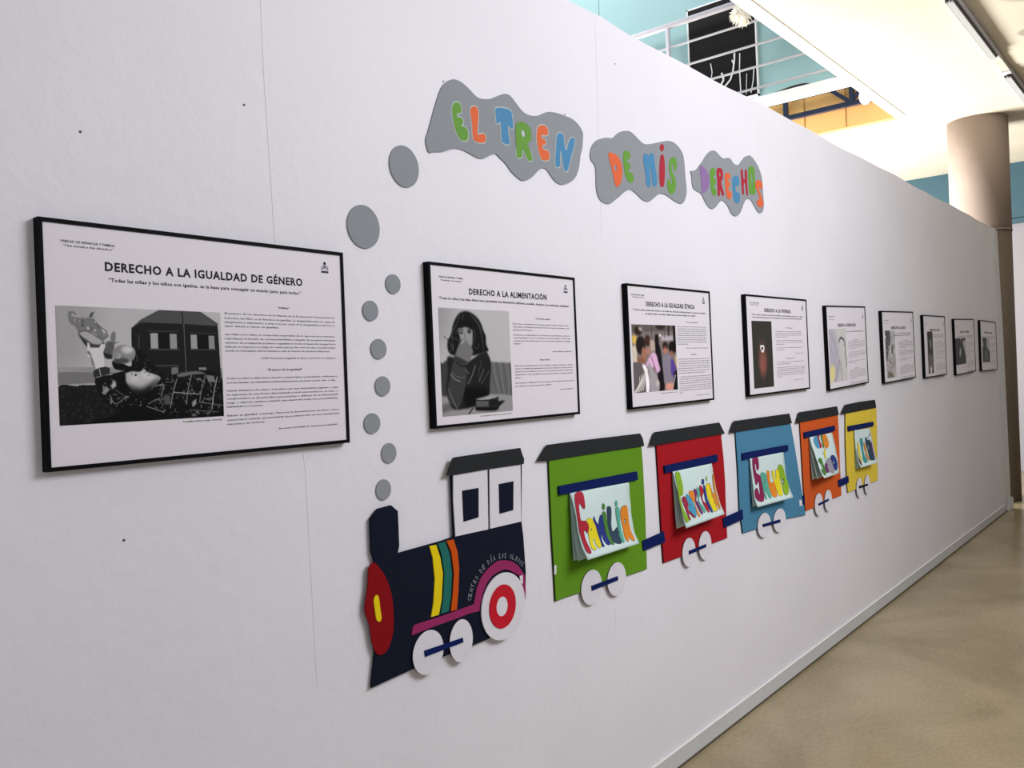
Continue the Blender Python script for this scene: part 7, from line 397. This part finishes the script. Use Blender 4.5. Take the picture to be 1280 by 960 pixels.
# ---------------------------------------------------------------- the nine framed posters
PB=['nearest framed poster, DERECHO A LA IGUALDAD DE GÉNERO, photo of woman lifting a baby',
 'second framed poster, DERECHO A LA ALIMENTACIÓN, photo of a child at a bowl',
 'third framed poster, titled DERECHO A LA IGUALDAD ÉTNICA, with a colour photo of children',
 'fourth framed poster, titled DERECHO A LA VIVIENDA, with a narrow dark photo',
 'fifth framed poster from the left, with a pale drawing and dark chain','sixth framed poster from the left, with a mottled grey photo','seventh framed poster from the left, with a narrow dark upright photo',
 'eighth framed poster from the left, with a dark photo set low','ninth and farthest framed poster, next to the partition end']
PHL=['black and white photo of a woman lying on grass lifting a baby before a house','black and white photo of a long haired child behind a bowl','colour photo of a group of children','dark photo with a small white shield','pale drawing with a dark chain','mottled grey photo','dark upright photo','dark photo with a small white figure','photo of a dark standing figure']
for i,(cx,cz,Wd,Hh,tt) in enumerate(POSTERS):
    ct,sn=math.cos(tt),math.sin(tt)
    def place(u,v,cx=cx,cz=cz,Wd=Wd,Hh=Hh,ct=ct,sn=sn):
        a,b=u-Wd/2,Hh/2-v; return (cx+a*ct+b*sn,cz-a*sn+b*ct)
    t=thing('framed_poster',(cx,0,cz-Hh/2),PB[i],'poster','framed posters in a row on the partition')
    bd=BD; f=FD
    O=[place(0,0),place(Wd,0),place(Wd,Hh),place(0,Hh)]; I=[place(bd,bd),place(Wd-bd,bd),place(Wd-bd,Hh-bd),place(bd,Hh-bd)]
    part('frame',prism(O,0.0005,f-.0005,[I]),M_black,t)
    part('backing_board',prism(I,.001,f-.004),M_paper,t,'white poster sheet')
    y=-(f-.003)-.0004
    photo(t,place,y-.0002,PHOTOS[i],PAINT[i],(420,170,130,60,60,50,40,50,50)[i],(.2,.29,.24,.06,.06,.05,.04,.05,.05)[i],(.49,1.7,1.8,1,1,1,1,1,1)[i]).__setitem__('label',PHL[i])
    tb,bb=bmesh.new(),bmesh.new(); hb=bmesh.new()
    for (pi,s,a,b,v,cap,wt) in TEXTS:
        if pi!=i: continue
        if cap>.015: text_bm(s,a,b,v,cap,wt,place,tb,y,2)
        else: text_bm(s,a,b,v,cap,wt,place,hb if cap>.0065 else bb,y,1)
    part('title_lettering',tb,M_ink,t); part('subtitle_lettering',hb,M_ink,t)
    part('body_lettering',bb,M_ink if i<2 else M_ink2,t)
    lu,lv=LOGOS[i]; bm=bmesh.new()
    def el(a,b,ra,rb,n=14): return [place(lu+a+ra*math.cos(q),lv+b+rb*math.sin(q)) for q in (2*math.pi*k/n for k in range(n))]
    flat(bm,el(0,-.010,.0042,.0045),y=y)
    for s in (-1,1):
        flat(bm,[place(lu+s*a,lv+b) for a,b in ((0,-.003),(.006,-.005),(.011,.001),(.0115,.006),(.006,.0058),(0,.001))],[[place(lu+s*a,lv+b) for a,b in ((.002,-.001),(.006,-.003),(.009,.002),(.0095,.0045),(.006,.004))]],y=y)
    for k in range(5): flat(bm,[place(lu-.0115+k*.0047+a,lv+b) for a,b in ((0,.009),(.004,.009),(.004,.0145),(0,.0145))],y=y)
    part('logo',bm,M_blueink,t,'small dark blue emblem with a round head and two leaves')
# ---------------------------------------------------------------- locomotive
L=LOCO
t=thing('felt_locomotive',(2.05,0,.62),'dark navy felt cut-out locomotive with red front and white cab windows','locomotive')
t.location=(sum(q[0] for q in L['body'])/len(L['body']),0,min(q[1] for q in L['body'])); WP[t.name]=Vector(t.location)
part('boiler',prism(L['body'],.006,.007),F_navy,t)
part('chimney',prism(L['chim'],.0065,.007),F_navy,t)
d_=part('front_plate',prism(L['disc'],.0132,.003),F_red,t,'deep red front plate'); part('headlamp',prism(L['lamp'],.0164,.002),felt('yellow',(.90,.80,.10)),d_,'yellow headlamp')
for q,n_,c in zip(L['stripes'],('yellow','teal','orange'),((.90,.80,.10),(.14,.42,.38),(.78,.32,.08))): part('stripe',prism(q,.0132,.003),felt(n_,c),t,n_+' felt stripe')
part('fender',prism(L['fender'],.0132,.003),F_mag,t,'magenta wheel arch and running board')
part('paper_tag',prism(L['tag'],.0165,.001),F_white,t,'small white tag')
W1=part('driving_wheel',prism(ring(L['big'],56),.0165,.0035),[F_white],t,'large white driving wheel')
part('wheel_ring',prism(ring(L['ring'],48),.0201,.0025,[ring([L['hub'][0],L['hub'][1],L['hub'][2]*.97,L['hub'][3]*.97],32)]),F_ring,W1,'crimson ring'); part('hub',prism(ring(L['hub'],32),.0201,.002),F_white,W1)
for k in ('w1','w2'): part('wheel',prism(ring(L[k],40),.0165,.003,side=1),[F_white,F_edge],t,'small white wheel')
part('coupling_rod',prism(L['rod'],.0196,.003),F_blue,t,'royal blue rod')
c_=part('cab',prism(L['cab'],.0066,.0072),F_navy,t)
for a,b in (('p1','win1'),('p2','win2')):
    q=part('cab_panel',prism(L[a],.0142,.003),F_white,t,'white cab panel'); part('window',prism(L[b],.0173,.0015),F_navy,q,'dark navy window')
part('cab_roof',prism(L['croof'],.0175,.004),F_roof,t,'charcoal roof')
# curved lettering over the wheel
path=[Vector((q[0],q[1])) for q in L['arc']]; cum=[0]
for a,b in zip(path,path[1:]): cum.append(cum[-1]+(b-a).length)
def onpath(s):
    for k in range(len(path)-1):
        if s<=cum[k+1] or k==len(path)-2:
            u=(s-cum[k])/(cum[k+1]-cum[k]); return path[k].lerp(path[k+1],u),(path[k+1]-path[k]).normalized()
txt='CENTRO DE DÍA LOS OLIVOS'; bm=bmesh.new(); tot=cum[-1]
for k,ch in enumerate(txt):
    if ch==' ': continue
    p_,d_2=onpath(tot*(k+.5)/len(txt)); nrm=Vector((-d_2.y,d_2.x))
    cw=tot/len(txt)*(.35 if ch in 'IÍ' else .74)
    text_bm(ch,-cw/2,cw/2,-.012,.017*(1.2 if ch=='Í' else 1),1,lambda u,v,p_=p_,d_2=d_2,nrm=nrm:(p_.x+u*d_2.x-v*nrm.x,p_.y+u*d_2.y-v*nrm.y),bm,-.0137)
part('arched_lettering',bm,mat('grey_chalk',(.50,.51,.52),.8),t,'small grey words CENTRO DE DÍA LOS OLIVOS over the wheel')
# ---------------------------------------------------------------- wagons
WC=dict(green=(.38,.57,.13),red=(.64,.10,.13),blue=(.29,.51,.63),orange=(.80,.35,.15),yellow=(.87,.77,.27))
WL=dict(green='green felt wagon behind the locomotive, with a card reading FAMILIA',red='red felt wagon between the green and blue ones, with a card reading PROTECCIÓN',blue='blue felt wagon in the middle of the train, with a card reading SALUD',orange='orange felt wagon behind the blue one, with a card reading OCIO Y JUEGO',yellow='yellow felt wagon, last and farthest of the train')
def Sf(sh,u,v,off=0):
    def P(u,v):
        l,r=sh['l'],sh['r']; n=len(l)-1; f_=min(max(v,0),1)*n; i=min(int(f_),n-1); q=f_-i
        y=(l[i][0]*(1-q)+l[i+1][0]*q)*(1-u)+(r[i][0]*(1-q)+r[i+1][0]*q)*u; z=(l[i][1]*(1-q)+l[i+1][1]*q)*(1-u)+(r[i][1]*(1-q)+r[i+1][1]*q)*u
        return Vector((sh['x'][0]*(1-u)+sh['x'][1]*u,y,z))
    p=P(u,v)
    if off:
        v2=v+.05 if v<.95 else v-.05; a=P(u+.05,v)-p; b=(P(u,v2)-p)*(1 if v2>v else -1); nn=a.cross(b).normalized()
        if nn.y>0: nn=-nn
        p=p+nn*off
    return p
def curl(sh,nu=10,nv=22,wave=0):
    bm=bmesh.new(); g=[[bm.verts.new(Sf(sh,i/nu,j/nv)+Vector((wave*math.sin(j*.9)*(1 if i in (0,nu) else 0),0,0))) for i in range(nu+1)] for j in range(nv+1)]
    for j in range(nv):
        for i in range(nu): bm.faces.new((g[j][i],g[j+1][i],g[j+1][i+1],g[j][i+1]))
    return bm
def solid(o,t_):
    m=o.modifiers.new('s','SOLIDIFY'); m.thickness=t_; m.offset=1
def on_sheet(sh,outer,holes,off,th=0):
    bm=bmesh.new(); flat(bm,outer,holes,0)
    for k in range(1,12):
        bmesh.ops.bisect_plane(bm,geom=bm.verts[:]+bm.edges[:]+bm.faces[:],plane_co=(0,0,k/12),plane_no=(0,0,1))
    for v in bm.verts: v.co=Sf(sh,v.co.x,v.co.z,off)
    return bm
for wi,d in enumerate(WAGONS):
    col=d['col']; b=d['body']; cx=sum(q[0] for q in b)/len(b); cz=min(q[1] for q in b)
    t=thing('felt_wagon',(cx,0,cz),WL[col],'train wagon','felt wagons of the train')
    part('body_edge',prism(offset(b,.0016),.0003,.0062),felt('edge_'+col,tuple(v*.28+.04 for v in WC[col])),t,'dark cut edge')
    part('wagon_body',prism(b,.0068,.0012),felt('wagon_'+col,WC[col]),t,col+' felt body')
    part('roof',prism(d['roof'],.0082,.004),F_roof,t,'charcoal roof')
    part('hanging_bar',prism(d['bar'],.0082,.009),F_blue,t,'royal blue bar')
    for k in ('w1','w2'): part('wheel',prism(ring(d[k],40),.0085,.004,side=1),[F_white,F_edge],t,'white wheel')
    part('coupling_rod',prism(d['rod'],.0126,.003),F_blue if col!='yellow' else F_navy,t,'dark blue rod')
    if 'tag' in d: part('paper_tag',prism(d['tag'],.0081,.0008),F_white,t,'small white tag')
    sh=d['sheet']; hl=abs(sh['l'][0][1]-sh['l'][-1][1])
    # sheets behind, hanging straighter
    prev=sh['l'][-1][0]
    for bi,(yb,zb) in enumerate(sh['back']):
        yb=min(yb,-.012-.003*(1-bi)); s2=dict(x=[sh['x'][0]+.002*(bi+1),sh['x'][1]-.004],l=[],r=[])
        z0=sh['l'][0][1]-.004; zr=sh['r'][0][1]-.004
        for j in range(9):
            q=j/8; s2['l'].append([-.0130+(yb+.0130)*q**1.4,z0+(zb-z0)*q]); s2['r'].append([-.0130+(max(yb*.6,-.02)+.0130)*q**1.4,zr+(zb-z0)*q*.97])
        o=part('back_sheet',curl(s2,6,12),M_bsheet,t,smooth=True); solid(o,.0006)
    fs=part('front_sheet',curl(sh,10,24,.0012),M_sheet,t,'white card with bright painted letters',smooth=True); solid(fs,-.0006)
    w_,h_=sh['x'][1]-sh['x'][0],hl
    for ch,c,lp,hole in d['let']:
        if len(lp)<4: continue
        holes=[hole] if hole else []
        nm='letter' if len(ch)==1 else 'letter_dot'
        try: bm=on_sheet(sh,lp,holes,.0016)
        except Exception: continue
        lo=part(nm,bm,paint(c),fs,(c.rstrip('2')+' letter '+ch) if len(ch)==1 else c.rstrip('2')+' dot')
        lp2=[(q[0]*w_,q[1]*h_) for q in lp]; lp2=[(q[0]/w_,min(max(q[1]/h_,0),1)) for q in offset(lp2,.0011)]
        try: part('letter_outline',on_sheet(sh,lp2,[[((q[0]-hc[0])*.55+hc[0],(q[1]-hc[1])*.7+hc[1]) for q in hole] for hc in [(sum(q[0] for q in hole)/len(hole),sum(q[1] for q in hole)/len(hole))]] if hole else [],.0010),M_line,fs)
        except Exception: pass
CPL=['dark blue felt strip joining the green and red wagons','dark blue felt strip joining the red and blue wagons','short dark blue strip between the blue and orange wagons','dark blue felt strip joining the orange and yellow wagons']
for q,l in zip(COUP,CPL):
    cx=sum(a[0] for a in q)/4; cz=min(a[1] for a in q)
    obj('coupling_strip',prism(q,.0082 if cx!=0 else 0,.005),F_blue,origin=(cx,0,cz),label=l,cat='coupling',group='blue strips joining the wagons')
